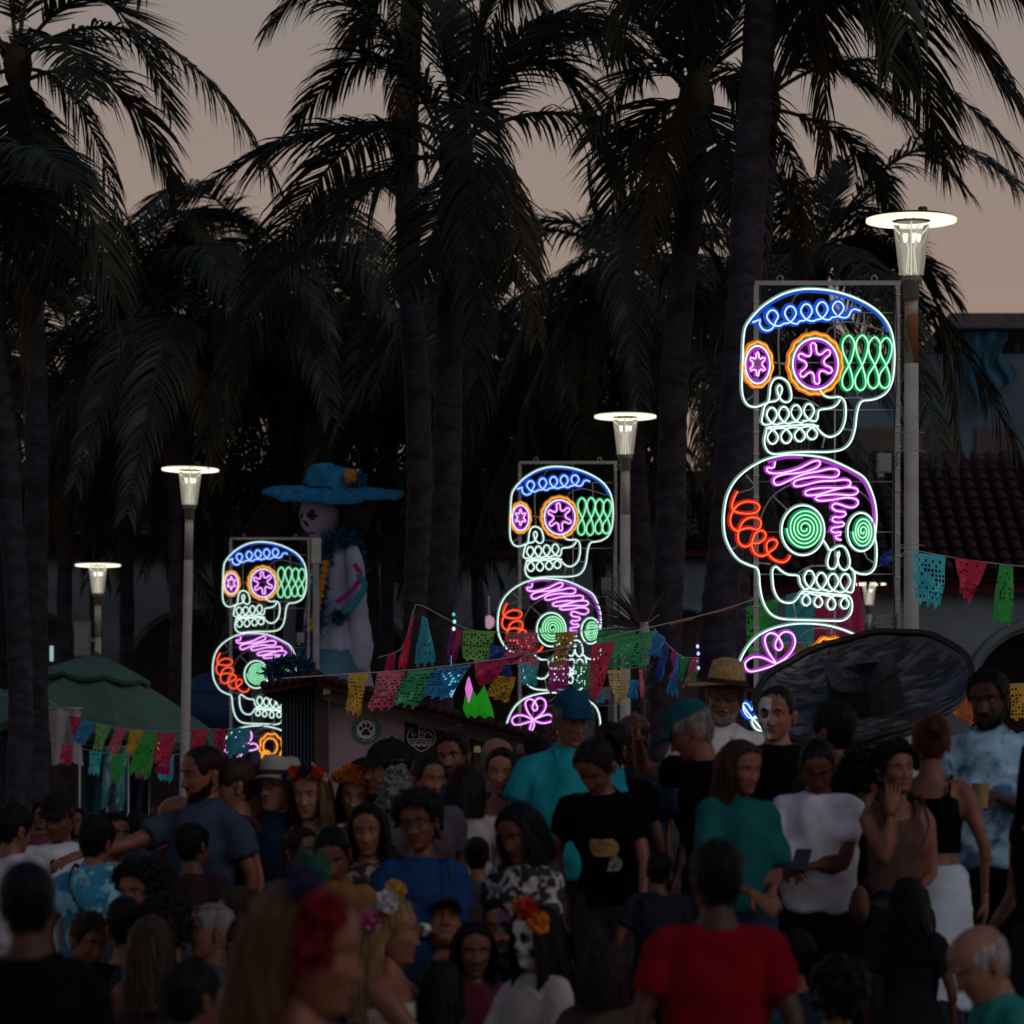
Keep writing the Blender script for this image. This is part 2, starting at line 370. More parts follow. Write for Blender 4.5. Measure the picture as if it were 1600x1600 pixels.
for cx_, r_ in ((-9, 5), (0, 5), (9, 5)):
    ln(np.stack([cx_+r_*np.cos(np.linspace(0, PI, 12)), -15+r_*np.sin(np.linspace(0, PI, 12))], 1)); ln(np.stack([cx_+(r_-2)*np.cos(np.linspace(0, PI, 10)), -15+(r_-2)*np.sin(np.linspace(0, PI, 10))], 1))
ln([(-15, -9), (-10, -17), (-4, -21), (0, -22), (4, -21), (10, -17), (15, -9)])
ln([(-16, 4), (-12, 8), (-8, 5), (-12, 2), (-16, 4)])
b.build('line_drawing', M_line, lg)
# ------------------------------------------------------------ palms
M_frond = mat('palm_frond', (.015, .020, .0075), .55, var=.4, nscale=1.5, spec=.35)
M_fronddry = mat('dry_palm_frond', (.036, .026, .010), .7, var=.35, nscale=1.5)
M_rachis = mat('frond_stalk', (.03, .032, .013), .6)
M_trunk = mat('palm_trunk', (.036, .032, .047), .9, var=.35, nscale=9, stretch=(1, 1, 2.0), bump=.5, bscale=22, color2=(.018, .015, .024), c2scale=3)

def frond(P0, Pm, P2, leaf=.75, hang=.6, n=74, width=.038, seed=0, side=None, splay=.85, mats=None, start=.14, miss=.03, rad=.028):
    g = np.random.default_rng(seed)
    P0, Pm, P2 = (np.asarray(p, float) for p in (P0, Pm, P2)); C = 2*Pm-.5*(P0+P2)
    t = np.linspace(0, 1, 22)[:, None]; B = (1-t)**2*P0+2*t*(1-t)*C+t*t*P2
    b = MB(); b.tube(B, np.linspace(rad, .005, 22), 5, mi=1)
    V = []; Fc = []; nv = 0
    for k in range(n):
        tt = start+(1-start)*(k+.5)/n
        base = (1-tt)**2*P0+2*tt*(1-tt)*C+tt*tt*P2
        T = unit(2*(1-tt)*(C-P0)+2*tt*(P2-C))
        s0 = np.cross(T, [0, 0, 1.0]); 
        if np.linalg.norm(s0) < .25 or side is not None: s0 = np.asarray(side if side is not None else [0, 1.0, 0], float); s0 = s0-T*s0.dot(T)
        s0 = unit(s0); u = np.cross(s0, T)
        prof = (.35+.65*math.sin(min(1, (tt-start)/(1-start)*1.9+.18)*PI/2)) if tt < .5 else (1-.62*((tt-.5)/.5)**1.6)
        for sg in (-1, 1):
            if g.random() < miss: continue
            l = leaf*prof*g.uniform(.85, 1.08)
            d0 = unit(T*(.35+.75*tt)+s0*sg*splay+u*g.uniform(.0, .30)+g.normal(0, .05, 3))
            wd = width*g.uniform(.8, 1.15)
            p = base.copy(); pts = [p]; dr = d0
            for j in range(4):
                dr = unit(dr+np.array([0, 0, -1.0])*hang*(.22+.16*j)*g.uniform(.8, 1.25)); p = p+dr*l/4; pts.append(p)
            wv = T-d0*T.dot(d0); wv = unit(wv+g.normal(0, .25, 3))
            ws = (.6, 1.0, .85, .5)
            for j in range(4): V += [pts[j]-wv*wd*ws[j]/2, pts[j]+wv*wd*ws[j]/2]
            V.append(pts[4])
            Fc += [(nv, nv+1, nv+3, nv+2), (nv+2, nv+3, nv+5, nv+4), (nv+4, nv+5, nv+7, nv+6), (nv+6, nv+7, nv+8)]; nv += 9
    b.add(np.array(V), Fc, 0)
    return b.mesh('frond', list(mats or (M_frond, M_rachis)), smooth=True)

# generic fronds in local space, heading +X
GEN = []
for i, (e, droop, hang) in enumerate(((78, .25, .25), (62, .45, .35), (48, .7, .5), (30, .9, .65), (12, 1.0, .8), (-8, .9, .9), (-30, .6, .9), (40, .55, .4), (22, .8, .9))):
    Ln = 3.9; ce, se = math.cos(R(e)), math.sin(R(e)); m = np.array([Ln*.5*ce, 0, Ln*.5*se])
    tip = np.array([Ln*(.98*ce+.05), 0, Ln*(se-.62*droop)]); m = m+np.array([.06, 0, .12*droop*Ln*.8])
    GEN.append(frond((0, 0, 0), m, tip, leaf=1.02, hang=hang*.85, n=92, seed=100+i, width=.042))
GDRY = [frond((0, 0, 0), (.5, 0, -.9), (.55, 0, -2.3), leaf=.7, hang=.9, n=50, seed=200, mats=(M_fronddry, M_fronddry)),
        frond((0, 0, 0), (.8, 0, -.35), (1.35, 0, -1.9), leaf=.75, hang=.9, n=50, seed=201, mats=(M_fronddry, M_fronddry))]

def palm(label, d, path, r=.15, custom=(), gen=16, dry=3, seed=0, gscale=1.0, elev=None, fine=True):
    """path: photo pixels of the trunk from crown heart to ground side; custom: fronds as (base, mid, tip, hang, leaf, depth)"""
    g = np.random.default_rng(seed)
    P = [at(x, y, d) for x, y in path]
    low = P[-1]; foot = np.array([low[0]+(low[0]-P[-2][0])*.15, d, PLAZA])
    if low[2] > PLAZA+.2: P.append(foot)
    root = foot.copy(); root[2] = PLAZA
    t = thing('palm_tree', label, 'palm tree', tuple(root), group='palm trees on the plaza')
    P = [p-root for p in P]
    Q = resample(P, step=.05 if fine else .14); n = len(Q); s = np.linspace(0, 1, n)
    rad = r*(.82+.22*s+.35*np.maximum(0, s-.93)/.07); h = np.arange(n)*(.05 if fine else .14)
    rad = rad*(1+.05*np.sign(np.sin(h*2*PI/.17))*(g.random(n)*.6+.4))
    Q = Q+np.stack([.012*np.sin(h*1.7), .012*np.cos(h*2.1), 0*h], 1)
    MB().tube(Q, rad, 12).build('trunk', M_trunk, t)
    C = P[0]
    b = MB()                                             # fibrous crown heart
    for k in range(26):
        a = g.uniform(0, 2*PI); e = g.uniform(-.3, 1.0); dv = np.array([math.cos(a)*.35, math.sin(a)*.35, e]); l = g.uniform(.25, .5)
        b.tube([C+dv*.05, C+dv*l*.5+[0, 0, .03], C+dv*l], [.05, .035, .012], 5)
    b.ball(C+[0, 0, -.05], (r*1.15, r*1.15, .3), 10); b.build('crown_heart', M_fronddry, t)
    for k, cu in enumerate(custom):
        (b0, bm, bt), hang, leaf = cu[:3]; dz = cu[3] if len(cu) > 3 else 0.0; dry_ = len(cu) > 4 and cu[4]
        A, Bm, Tp = at(*b0, d)-root, at(*bm, d+dz*.5)-root, at(*bt, d+dz)-root
        A = C+(A-C)*min(1, .25/max(.25, np.linalg.norm(A-C)))
        Ln = np.linalg.norm(Bm-A)+np.linalg.norm(Tp-Bm)
        me = frond(A, Bm, Tp, leaf=leaf*1.22, hang=hang*.62, n=int(min(170, max(50, Ln*38))), seed=seed*37+k, side=None, mats=(M_fronddry, M_rachis) if dry_ else None)
        link('frond', me, t)
    for k in range(gen):
        a = 2*PI*(k*.381966+g.uniform(-.04, .04)); i = int(g.integers(0, len(GEN))) if elev is None else int(g.choice(elev))
        link('frond', GEN[i], t, C+[0.0, 0, .05], (g.uniform(-.15, .15), g.uniform(-.12, .12), a), gscale*g.uniform(.85, 1.1))
    for k in range(dry):
        link('dry_frond', GDRY[k % 2], t, C+[0, 0, -.1], (0, 0, g.uniform(0, 2*PI)), gscale*g.uniform(.8, 1.05))
    return t

palm('tall left palm whose arching fronds fill the top left corner', 42, [(28, 95), (42, 330), (55, 560), (56, 800), (57, 1010)], .14, [
    (((28, 90), (160, 2), (268, 185)), .12, .80, -.6), (((32, 130), (175, 130), (272, 300)), .75, .95, .5), (((30, 120), (56, 240), (66, 400)), .5, .75, -1.2),
    (((28, 90), (70, -60), (170, -90)), .3, .8, .6), (((25, 90), (0, -60), (-60, -140)), .4, .8, 0), (((25, 100), (-70, 40), (-190, 130)), .7, .8, .4), (((25, 110), (-50, 160), (-120, 330)), .9, .8, 0),
    (((30, 110), (90, 60), (140, 150)), .4, .75, -1.8), (((25, 110), (15, 200), (0, 330)), .6, .7, 1.2)], gen=2, elev=(5, 6), dry=2, seed=1)
palm('near left edge palm with its ringed trunk entering the frame low', 37, [(-35, 300), (-12, 480), (8, 650), (18, 800), (30, 1050), (30, 1240)], .125, [
    (((-30, 290), (100, 262), (188, 515)), .85, .85, -.6), (((-30, 290), (40, 230), (110, 280)), .7, .7, -1.6), (((-30, 300), (30, 330), (70, 470)), .9, .8, 1), (((-30, 300), (60, 310), (95, 420)), .9, .8, .4)], gen=0, dry=2, seed=2)
palm('palm with drooping crown in front of the long arched frond, centre left', 40, [(712, 235), (708, 330), (703, 480), (701, 700), (690, 900), (684, 1060)], .165, [
    (((700, 230), (612, 62), (470, -25)), .85, .85, -.3), (((695, 235), (590, 92), (462, 200)), .8, .7, .9), (((690, 245), (510, 203), (245, 340)), .8, .85, -.4),
    (((705, 265), (610, 270), (420, 450)), .75, 1.0, -1.0), (((728, 235), (850, 95), (965, 300)), .85, .9, .3),
    (((720, 225), (745, 80), (800, -70)), .35, .8, 0), (((715, 225), (685, 60), (640, -90)), .4, .8, .4), (((730, 230), (860, 30), (1000, 115)), 1.0, .95, .8),
    (((722, 250), (770, 300), (800, 440)), .7, .7, -.8), (((715, 255), (690, 330), (640, 450)), .7, .75, -1.4), (((720, 240), (780, 100), (900, 20)), .7, .85, -1.2)], gen=3, elev=(4, 5), dry=3, seed=3)
palm('slim palm standing left of the drooping crown, its own crown above the frame', 43, [(648, -60), (636, 130), (638, 330), (643, 500), (657, 760), (650, 960), (645, 1080)], .155, [
    (((648, -60), (540, -60), (420, 40)), .8, .8, 0), (((648, -60), (760, -80), (870, 60)), .9, .85, .4), (((648, -60), (700, 0), (730, 120)), .9, .8, -.5), (((645, -60), (590, -10), (560, 70)), .9, .7, .3)], gen=4, elev=(1, 2, 3), dry=1, seed=4)
palm('palm with upright fan of fronds in the middle of the skyline', 36, [(1088, 150), (1080, 280), (1066, 430), (1055, 620), (1047, 820), (1040, 1010)], .150, [
    (((1088, 145), (1084, 30), (1092, -110)), .12, .75, 0), (((1085, 145), (1015, 50), (925, -60)), .3, .75, .4), (((1090, 145), (1145, 40), (1190, -70)), .2, .7, .6), (((1084, 145), (1000, 112), (925, 215)), .55, .75, -.6),
    (((1088, 148), (1118, 215), (1148, 335)), .3, .6, -.9), (((1080, 150), (960, 60), (830, 70)), .55, .85, .2), (((1082, 160), (1005, 190), (955, 330)), .6, .75, .5), (((1092, 150), (1150, 130), (1180, 240)), .6, .6, .4),
    (((1082, 160), (1040, 230), (1010, 350)), .45, .7, -.4), (((1088, 150), (1050, 20), (1000, -100)), .2, .75, -.5)], gen=2, elev=(1, 0), dry=2, seed=5)
palm('thick palm trunk rising out of the frame beside the large neon sign', 33.5, [(1195, -170), (1187, 0), (1178, 200), (1166, 420), (1150, 640), (1135, 860), (1122, 1060)], .168, [
    (((1200, -170), (1425, -45), (1615, 205)), .65, 1.0, -.4), (((1200, -160), (1375, -30), (1475, 255)), .7, .9, .5), (((1195, -160), (1330, -60), (1400, 130)), .9, .9, -.5), (((1200, -170), (1400, -130), (1600, -30)), .9, 1.0, .3),
    (((1190, -160), (1060, -110), (960, 60)), .9, .9, .2), (((1190, -160), (1110, -80), (1070, 40)), .9, .8, .8), (((1195, -160), (1245, -60), (1260, 80)), .7, .8, .8)], gen=3, elev=(3, 4), dry=1, seed=6)
palm('palm behind the thick trunk with long fronds sweeping right', 45, [(1198, 160), (1190, 350), (1172, 560), (1158, 800), (1150, 1050)], .15, [
    (((1205, 150), (1320, 108), (1512, 300)), .6, .9, -.3), (((1205, 140), (1292, 5), (1395, 75)), .6, .75, .3), (((1205, 170), (1325, 222), (1395, 330)), .75, .65, .5), (((1200, 160), (1245, 50), (1280, -50)), .35, .75, 0),
    (((1200, 160), (1130, 110), (1060, 200)), .7, .75, 0)], gen=1, elev=(5,), dry=1, seed=7)
palm('lower palm behind the large sign with a yellowing frond hanging at right', 52, [(1278, 400), (1284, 600), (1292, 900), (1294, 1050)], .15, [
    (((1275, 390), (1302, 310), (1318, 250)), .0, .38, .8), (((1280, 390), (1325, 335), (1372, 300)), .3, .75, .2), (((1285, 395), (1375, 350), (1462, 450)), .6, .8, 0), (((1285, 395), (1400, 385), (1500, 475)), .5, .75, 0),
    (((1290, 410), (1440, 430), (1500, 725)), .35, .85, -.3, True), (((1270, 390), (1200, 340), (1130, 440)), .8, .8, 0), (((1270, 395), (1240, 330), (1205, 260)), .3, .7, 0), (((1290, 410), (1400, 440), (1440, 640)), .5, .8, .4), (((1270, 400), (1180, 400), (1120, 540)), .8, .8, -.4),
    (((1285, 400), (1350, 420), (1400, 560)), .8, .85, -.6), (((1285, 400), (1340, 380), (1420, 480)), .9, .85, .7)], gen=8, elev=(3, 4, 5, 6), dry=2, seed=8)
palm('palm in the middle distance left of the fan shaped one', 52, [(968, 410), (985, 600), (1000, 800), (1008, 1040)], .15, [
    (((965, 405), (930, 340), (918, 255)), .1, .45, 0), (((965, 405), (865, 345), (780, 420)), .6, .75, 0), (((970, 405), (1050, 350), (1130, 430)), .7, .75, 0), (((965, 410), (880, 430), (790, 590)), .8, .85, -.5), (((968, 410), (1000, 360), (1030, 300)), .3, .7, .5)], gen=6, elev=(5, 6), dry=4, seed=9, gscale=.9)
back = [('young palm left of the blue hat figure, behind the lamp row', 62, [(432, 450), (434, 620), (430, 850), (428, 1080)], .15, 16, 3), ('palm with dark low crown behind the left street lamp', 60, [(275, 560), (275, 800), (274, 1100)], .11, 16, 4),
        ('palm left of the second slim trunk behind the parasol', 63, [(192, 520), (196, 800), (198, 1100)], .13, 16, 4), ('palm behind the green parasol, third trunk from the left', 62, [(112, 640), (103, 850), (100, 1100)], .14, 14, 4),
        ('palm far behind the blue hat figure', 64, [(560, 560), (575, 760), (585, 1080)], .14, 18, 4), ('palm just right of the blue hat figure, slim and dark', 62, [(612, 620), (608, 820), (604, 1080)], .12, 16, 4),
        ('palm behind the middle neon sign with spreading low crown', 60, [(820, 590), (835, 760), (845, 1080)], .14, 18, 5), ('palm filling the dark gap right of the middle street lamp', 58, [(1062, 560), (1020, 800), (1002, 1080)], .14, 18, 5),
        ('far palm at the left edge under the hanging fronds', 66, [(-20, 560), (0, 800), (5, 1100)], .13, 15, 4), ('far palm between the second and third left trunks', 68, [(330, 600), (340, 820), (345, 1080)], .13, 18, 5), ('far palm above the middle sign roofline', 70, [(740, 620), (745, 850), (750, 1080)], .13, 18, 5),
        ('far palm behind the pair of centre trunks', 68, [(660, 600), (662, 760), (668, 1080)], .13, 16, 4), ('far palm behind the thick right trunk', 64, [(1130, 590), (1128, 760), (1120, 1080)], .13, 16, 5), ('far palm low behind the middle lamp head', 72, [(930, 640), (935, 850), (940, 1080)], .13, 16, 5),
        ('far palm low in the dark grove above the left neon sign', 72, [(480, 660), (475, 860), (470, 1080)], .13, 16, 5), ('far palm low in the dark grove over the parasol', 72, [(150, 690), (150, 900), (150, 1100)], .13, 16, 5)]
for i, (lab, d, path, r, gn, dr) in enumerate(back):
    palm(lab, d, path, r, gen=gn, dry=dr, seed=20+i, elev=(2, 3, 4, 5, 5, 6, 8), fine=False)
# ------------------------------------------------------------ street lamps
M_pole = mat('painted_grey_pole', (.36, .36, .35), .6, var=.12, nscale=8, bump=.1)
M_rust = mat('rusted_pole', (.30, .29, .27), .7, var=.2, nscale=9, color2=(.20, .075, .02), c2scale=5, c2pos=(.40, .52), stretch=(1, 1, .5))
M_lampdark = mat('lamp_head_dark', (.05, .05, .05), .5)
M_collar = mat('lamp_collar', (.22, .21, .17), .6)
M_led = emitter('led_ring_white', (1.0, .90, .62), 2.8)
M_rod = emitter('lamp_reflector_glow', (1.0, .92, .70), .7)
def glassmat():
    m = bpy.data.materials.new('lamp_glass'); m.use_nodes = True; t = m.node_tree; t.nodes.clear()
    o = t.nodes.new('ShaderNodeOutputMaterial'); a = t.nodes.new('ShaderNodeBsdfTransparent'); g = t.nodes.new('ShaderNodeBsdfGlossy'); tl = t.nodes.new('ShaderNodeEmission'); tl.inputs[1].default_value = .62
    tl.inputs[0].default_value = (1.0, .95, .76, 1); g.inputs['Roughness'].default_value = .12
    fr = t.nodes.new('ShaderNodeFresnel'); fr.inputs[0].default_value = 1.45
    m1 = t.nodes.new('ShaderNodeMixShader'); m1.inputs[0].default_value = .30; m2 = t.nodes.new('ShaderNodeMixShader')
    t.links.new(a.outputs[0], m1.inputs[1]); t.links.new(tl.outputs[0], m1.inputs[2]); t.links.new(fr.outputs[0], m2.inputs[0]); t.links.new(m1.outputs[0], m2.inputs[1]); t.links.new(g.outputs[0], m2.inputs[2]); t.links.new(m2.outputs[0], o.inputs[0])
    return m
M_glass = glassmat()
def make_lamp(H):
    """H = height of the disc above the plaza"""
    r = thing('street_lamp', 'x', 'street lamp', group='disc topped street lamps')
    MB().lathe([(.075, 0), (.075, .02), (.062, .04), (.056, H-1.15)], 16).build('pole', M_pole, r)
    MB().lathe([(.055, H-1.15), (.053, H-.62)], 16).build('upper_pole', M_pole, r)
    MB().lathe([(.064, H-.64), (.064, H-.52), (.085, H-.51), (.085, H-.47), (.05, H-.46)], 16).build('collar', M_collar, r)
    MB().lathe([(.095, H-.46), (.145, H-.045)], 24, cap=False).build('lantern_glass', M_glass, r)
    b = MB(); b.tube([[0, 0, H-.46], [0, 0, H-.03]], .006, 6)
    for k in range(4):
        a = k*PI/2+.5; b.tube([[.05*math.cos(a), .05*math.sin(a), H-.44], [.03*math.cos(a), .03*math.sin(a), H-.25], [.075*math.cos(a), .075*math.sin(a), H-.12]], .004, 5)
    b.build('light_rod', M_rod, r)
    b = MB()
    for k in range(5):
        a = k*2*PI/5; b.tube([[.055*math.cos(a), .055*math.sin(a), H-.19], [.06*math.cos(a), .06*math.sin(a), H-.13]], [.012, .02], 8)
    b.build('reflector', emitter('lamp_reflector_bright', (1.0, .94, .75), 1.6), r)
    hd = MB().lathe([(.02, H+.022), (.30, H+.012), (.352, H-.006), (.352, H-.022), (.335, H-.024), (.02, H-.024)], 40).build('shade_disc', M_lampdark, r)
    MB().lathe([(.15, H-.026), (.15, H-.0265), (.345, H-.0265), (.345, H-.0255), (.15, H-.026)], 40, cap=False).build('lens_plate', emitter('lamp_lens_plate', (1.0, .91, .66), .95, False), hd, smooth=False)
    b = MB()
    for ri, ro, nq in ((.165, .235, 16), (.255, .335, 24)):
        for q in range(nq):
            a = np.linspace((q+.14)*2*PI/nq, (q+.86)*2*PI/nq, 4); V = [[r_*math.cos(x_), r_*math.sin(x_), H-.029] for r_ in (ri, ro) for x_ in a]; b.add(V, [(i, i+1, i+5, i+4) for i in range(3)])
    tag(b.build('led_ring', M_led, hd, smooth=False), kind='stuff')
    MB().lathe([(.357, H-.034), (.357, H-.012), (.350, H-.010), (.350, H-.036), (.357, H-.034)], 40, cap=False).build('lens_rim', emitter('lamp_rim_glow', (1.0, .93, .70), 1.1, False), hd)
    b = MB(); b.lathe([(.038, H+.015), (.038, H+.075), (.03, H+.085)], 14, c=(.09, 0, 0)); b.build('photocell', M_lampdark, r)
    return r
LAMPS = [(1424, 340, 30.25, 'tall street lamp with rusty pole top beside the large neon sign'), (977, 648, 44.1, 'street lamp beside the middle neon sign'),
         (297, 731, 47.7, 'slim street lamp standing in front of the green parasol'), (153, 881, 60.0, 'short street lamp with grey box at the far left'), (1358, 911, 64.5, 'far street lamp seen through the lower skull of the large sign')]
for i, (px, py, d, lab) in enumerate(LAMPS):
    p = at(px, py, d); o = make_lamp((p[2]-PLAZA)/(.8 if i == 4 else 1)); o.scale = (.8,)*3 if i == 4 else (1,)*3; o.location = (p[0], d, PLAZA); o['label'] = lab
    if i == 0:
        for c in o.children:
            if c.name.startswith('upper_pole'): c.data.materials[0] = M_rust; c['label'] = 'rust streaked top section of the pole'
    if i == 2: o.rotation_euler = (0, R(1.1), 0); o.location.x = at(285, 1230, d)[0]-.01
    if i == 3:
        b = MB(); hz = at(0, 1000, d)[2]-PLAZA; b.box((-.24, 0, hz), (.125, .1, .26)); b.box((-.24, -.105, hz), (.11, .008, .24)); b.box((-.09, 0, hz), (.04, .03, .03)); flatbuild(b, 'equipment_box', mat('grey_box', (.22, .24, .25), .6), o)
        b = MB(); b.box((-.24, 0, hz+.275), (.13, .105, .012)); flatbuild(b, 'box_lid', mat('box_lid', (.30, .26, .20), .6), o)

# ------------------------------------------------------------ neon skull signs (local metres: 200 photo px = 1 m, origin below the frame on the plaza)
def zA(P): return [(1100+x/4, 400+y/4) for x, y in P]
def zB(P): return [(1100+x/4, 700+y/4) for x, y in P]
ZS = CZ+HOR/200*0      # heights are measured from the camera axis
def loc2(P): return np.array([[(x-1294)/200.0, 0.0, (HOR-y)/200.0*0.75*2/1.5+CZ-PLAZA-0.0] for x, y in P])
# the large sign stands at 30 m, where 200 px = 1 m exactly
def cursive(cs, w, inv=False):
    P = []
    for (cx, ty, by) in cs:
        h = by-ty; k = -1 if inv else 1
        q = [(-1.25*w, by), (-.2*w, by-.06*h), (.55*w, by-.28*h), (w, by-.6*h), (.55*w, by-.92*h), (0, ty), (-.55*w, by-.92*h), (-w, by-.6*h), (-.55*w, by-.28*h), (.2*w, by-.06*h), (1.25*w, by)]
        P += [(cx+a, bb) for a, bb in q]
    out_ = [P[0]]
    for p in P[1:]:
        if math.hypot(p[0]-out_[-1][0], p[1]-out_[-1][1]) > 6: out_.append(p)
    return out_
def ell(cx, cy, rx, ry, n=28, wav=0, amp=0, a0=0):
    return [(cx+(rx+amp*math.sin(wav*a))*math.cos(a+a0), cy+(ry+amp*math.sin(wav*a))*math.sin(a+a0)) for a in np.linspace(0, 2*PI, n, endpoint=False)]
def star(cx, cy, rx, ry, n, inner=.42, a0=-PI/2):
    P = []
    for k in range(n):
        a = a0+k*2*PI/n; am = a+PI/n; c, s = math.cos(a), math.sin(a)
        for rr, w in ((.62, -.13), (.86, -.15), (1.0, 0), (.86, .15), (.62, .13)): P.append((cx+rx*(rr*c-w*s), cy+ry*(rr*s+w*c)))
        P.append((cx+rx*inner*math.cos(am), cy+ry*inner*math.sin(am)))
    return P
def spiral(cx, cy, rx, ry, turns, n=110):
    return [(cx+rx*t*math.cos(a), cy+ry*t*math.sin(a)) for t, a in zip(np.linspace(.12, 1, n), np.linspace(0, turns*2*PI, n))]
SK1 = [('white', 0, zA([(380, 926), (330, 943), (285, 938), (255, 905), (240, 850), (238, 760), (243, 620), (250, 500), (268, 430), (330, 350), (400, 292), (500, 237), (610, 209), (720, 208), (830, 225), (950, 265), (1060, 325), (1130, 392), (1172, 470), (1190, 570), (1190, 680), (1178, 780), (1145, 850), (1090, 888), (1030, 902), (992, 906), (968, 940), (955, 1000), (945, 1080), (920, 1158), (870, 1208), (780, 1225), (650, 1225), (540, 1230), (440, 1240), (395, 1215), (378, 1160), (388, 1105), (400, 1072), (470, 1066), (580, 1058), (685, 1056), (715, 1085), (755, 1122), (800, 1131), (850, 1102), (880, 1042), (888, 965), (878, 905), (845, 882), (790, 886), (748, 870), (722, 830)])),
       ('white', 0, zA([(380, 925), (415, 912), (455, 905), (478, 870), (490, 832), (475, 806), (458, 826), (466, 872), (490, 906), (522, 916), (545, 895), (546, 850), (525, 790), (480, 762), (440, 772), (418, 812), (411, 870), (402, 912), (378, 945), (366, 1000), (362, 1042), (388, 1058)])),
       ('white', 0, zA(cursive([(425, 948, 1056), (500, 942, 1050), (577, 932, 1044), (657, 924, 1034)], 33)+[(712, 1010), (720, 965), (790, 952), (830, 932), (852, 898)])),
       ('white', 0, zA(cursive([(430, 1176, 1076), (515, 1172, 1072), (600, 1160, 1068), (676, 1148, 1064)], 34))),
       ('blue', 0, zA([(302, 415), (355, 398), (345, 420), (365, 457), (400, 468), (432, 448)]+cursive([(428, 338, 438), (540, 314, 424), (640, 300, 408), (738, 287, 400), (838, 284, 386)], 36)[2:]+[(905, 375), (918, 345), (942, 332), (978, 345)])),
       ('dimb', 0, zA([(285, 425), (340, 362), (405, 306), (505, 252), (612, 226), (720, 226), (830, 243), (945, 283), (1045, 338), (1112, 402), (1150, 475)])),
       ('orange', 1, zA(ell(337, 680, 92, 140, 44, 11, 4))), ('white', 1, zA(ell(335, 680, 77, 118, 32))), ('dim', 1, zA(ell(335, 680, 66, 104, 32))), ('violet', 1, zA(star(335, 676, 54, 78, 6, .5))),
       ('orange', 1, zA(ell(697, 675, 168, 188, 60, 15, 4))), ('white', 1, zA(ell(697, 675, 142, 160, 40))), ('dim', 1, zA(ell(697, 675, 128, 146, 40))), ('violet', 1, zA(star(695, 672, 116, 132, 6, .45, -PI/2-.12)))]
for tx, bx, ty, by in ((905, 897, 495, 840), (990, 978, 494, 842), (1068, 1058, 506, 830), (1140, 1128, 510, 828)):
    my = (ty+by)/2-5; mxx = (tx+bx)/2+4
    SK1.append(('green', 1, zA([(tx, ty), (tx+34, ty+45), (tx+28, ty+110), (mxx+6, my+10), (bx-30, by-85), (bx-30, by-28), (bx, by), (bx+30, by-28), (bx+30, by-85), (mxx-4, my+10), (tx-34, ty+110), (tx-38, ty+45)])))
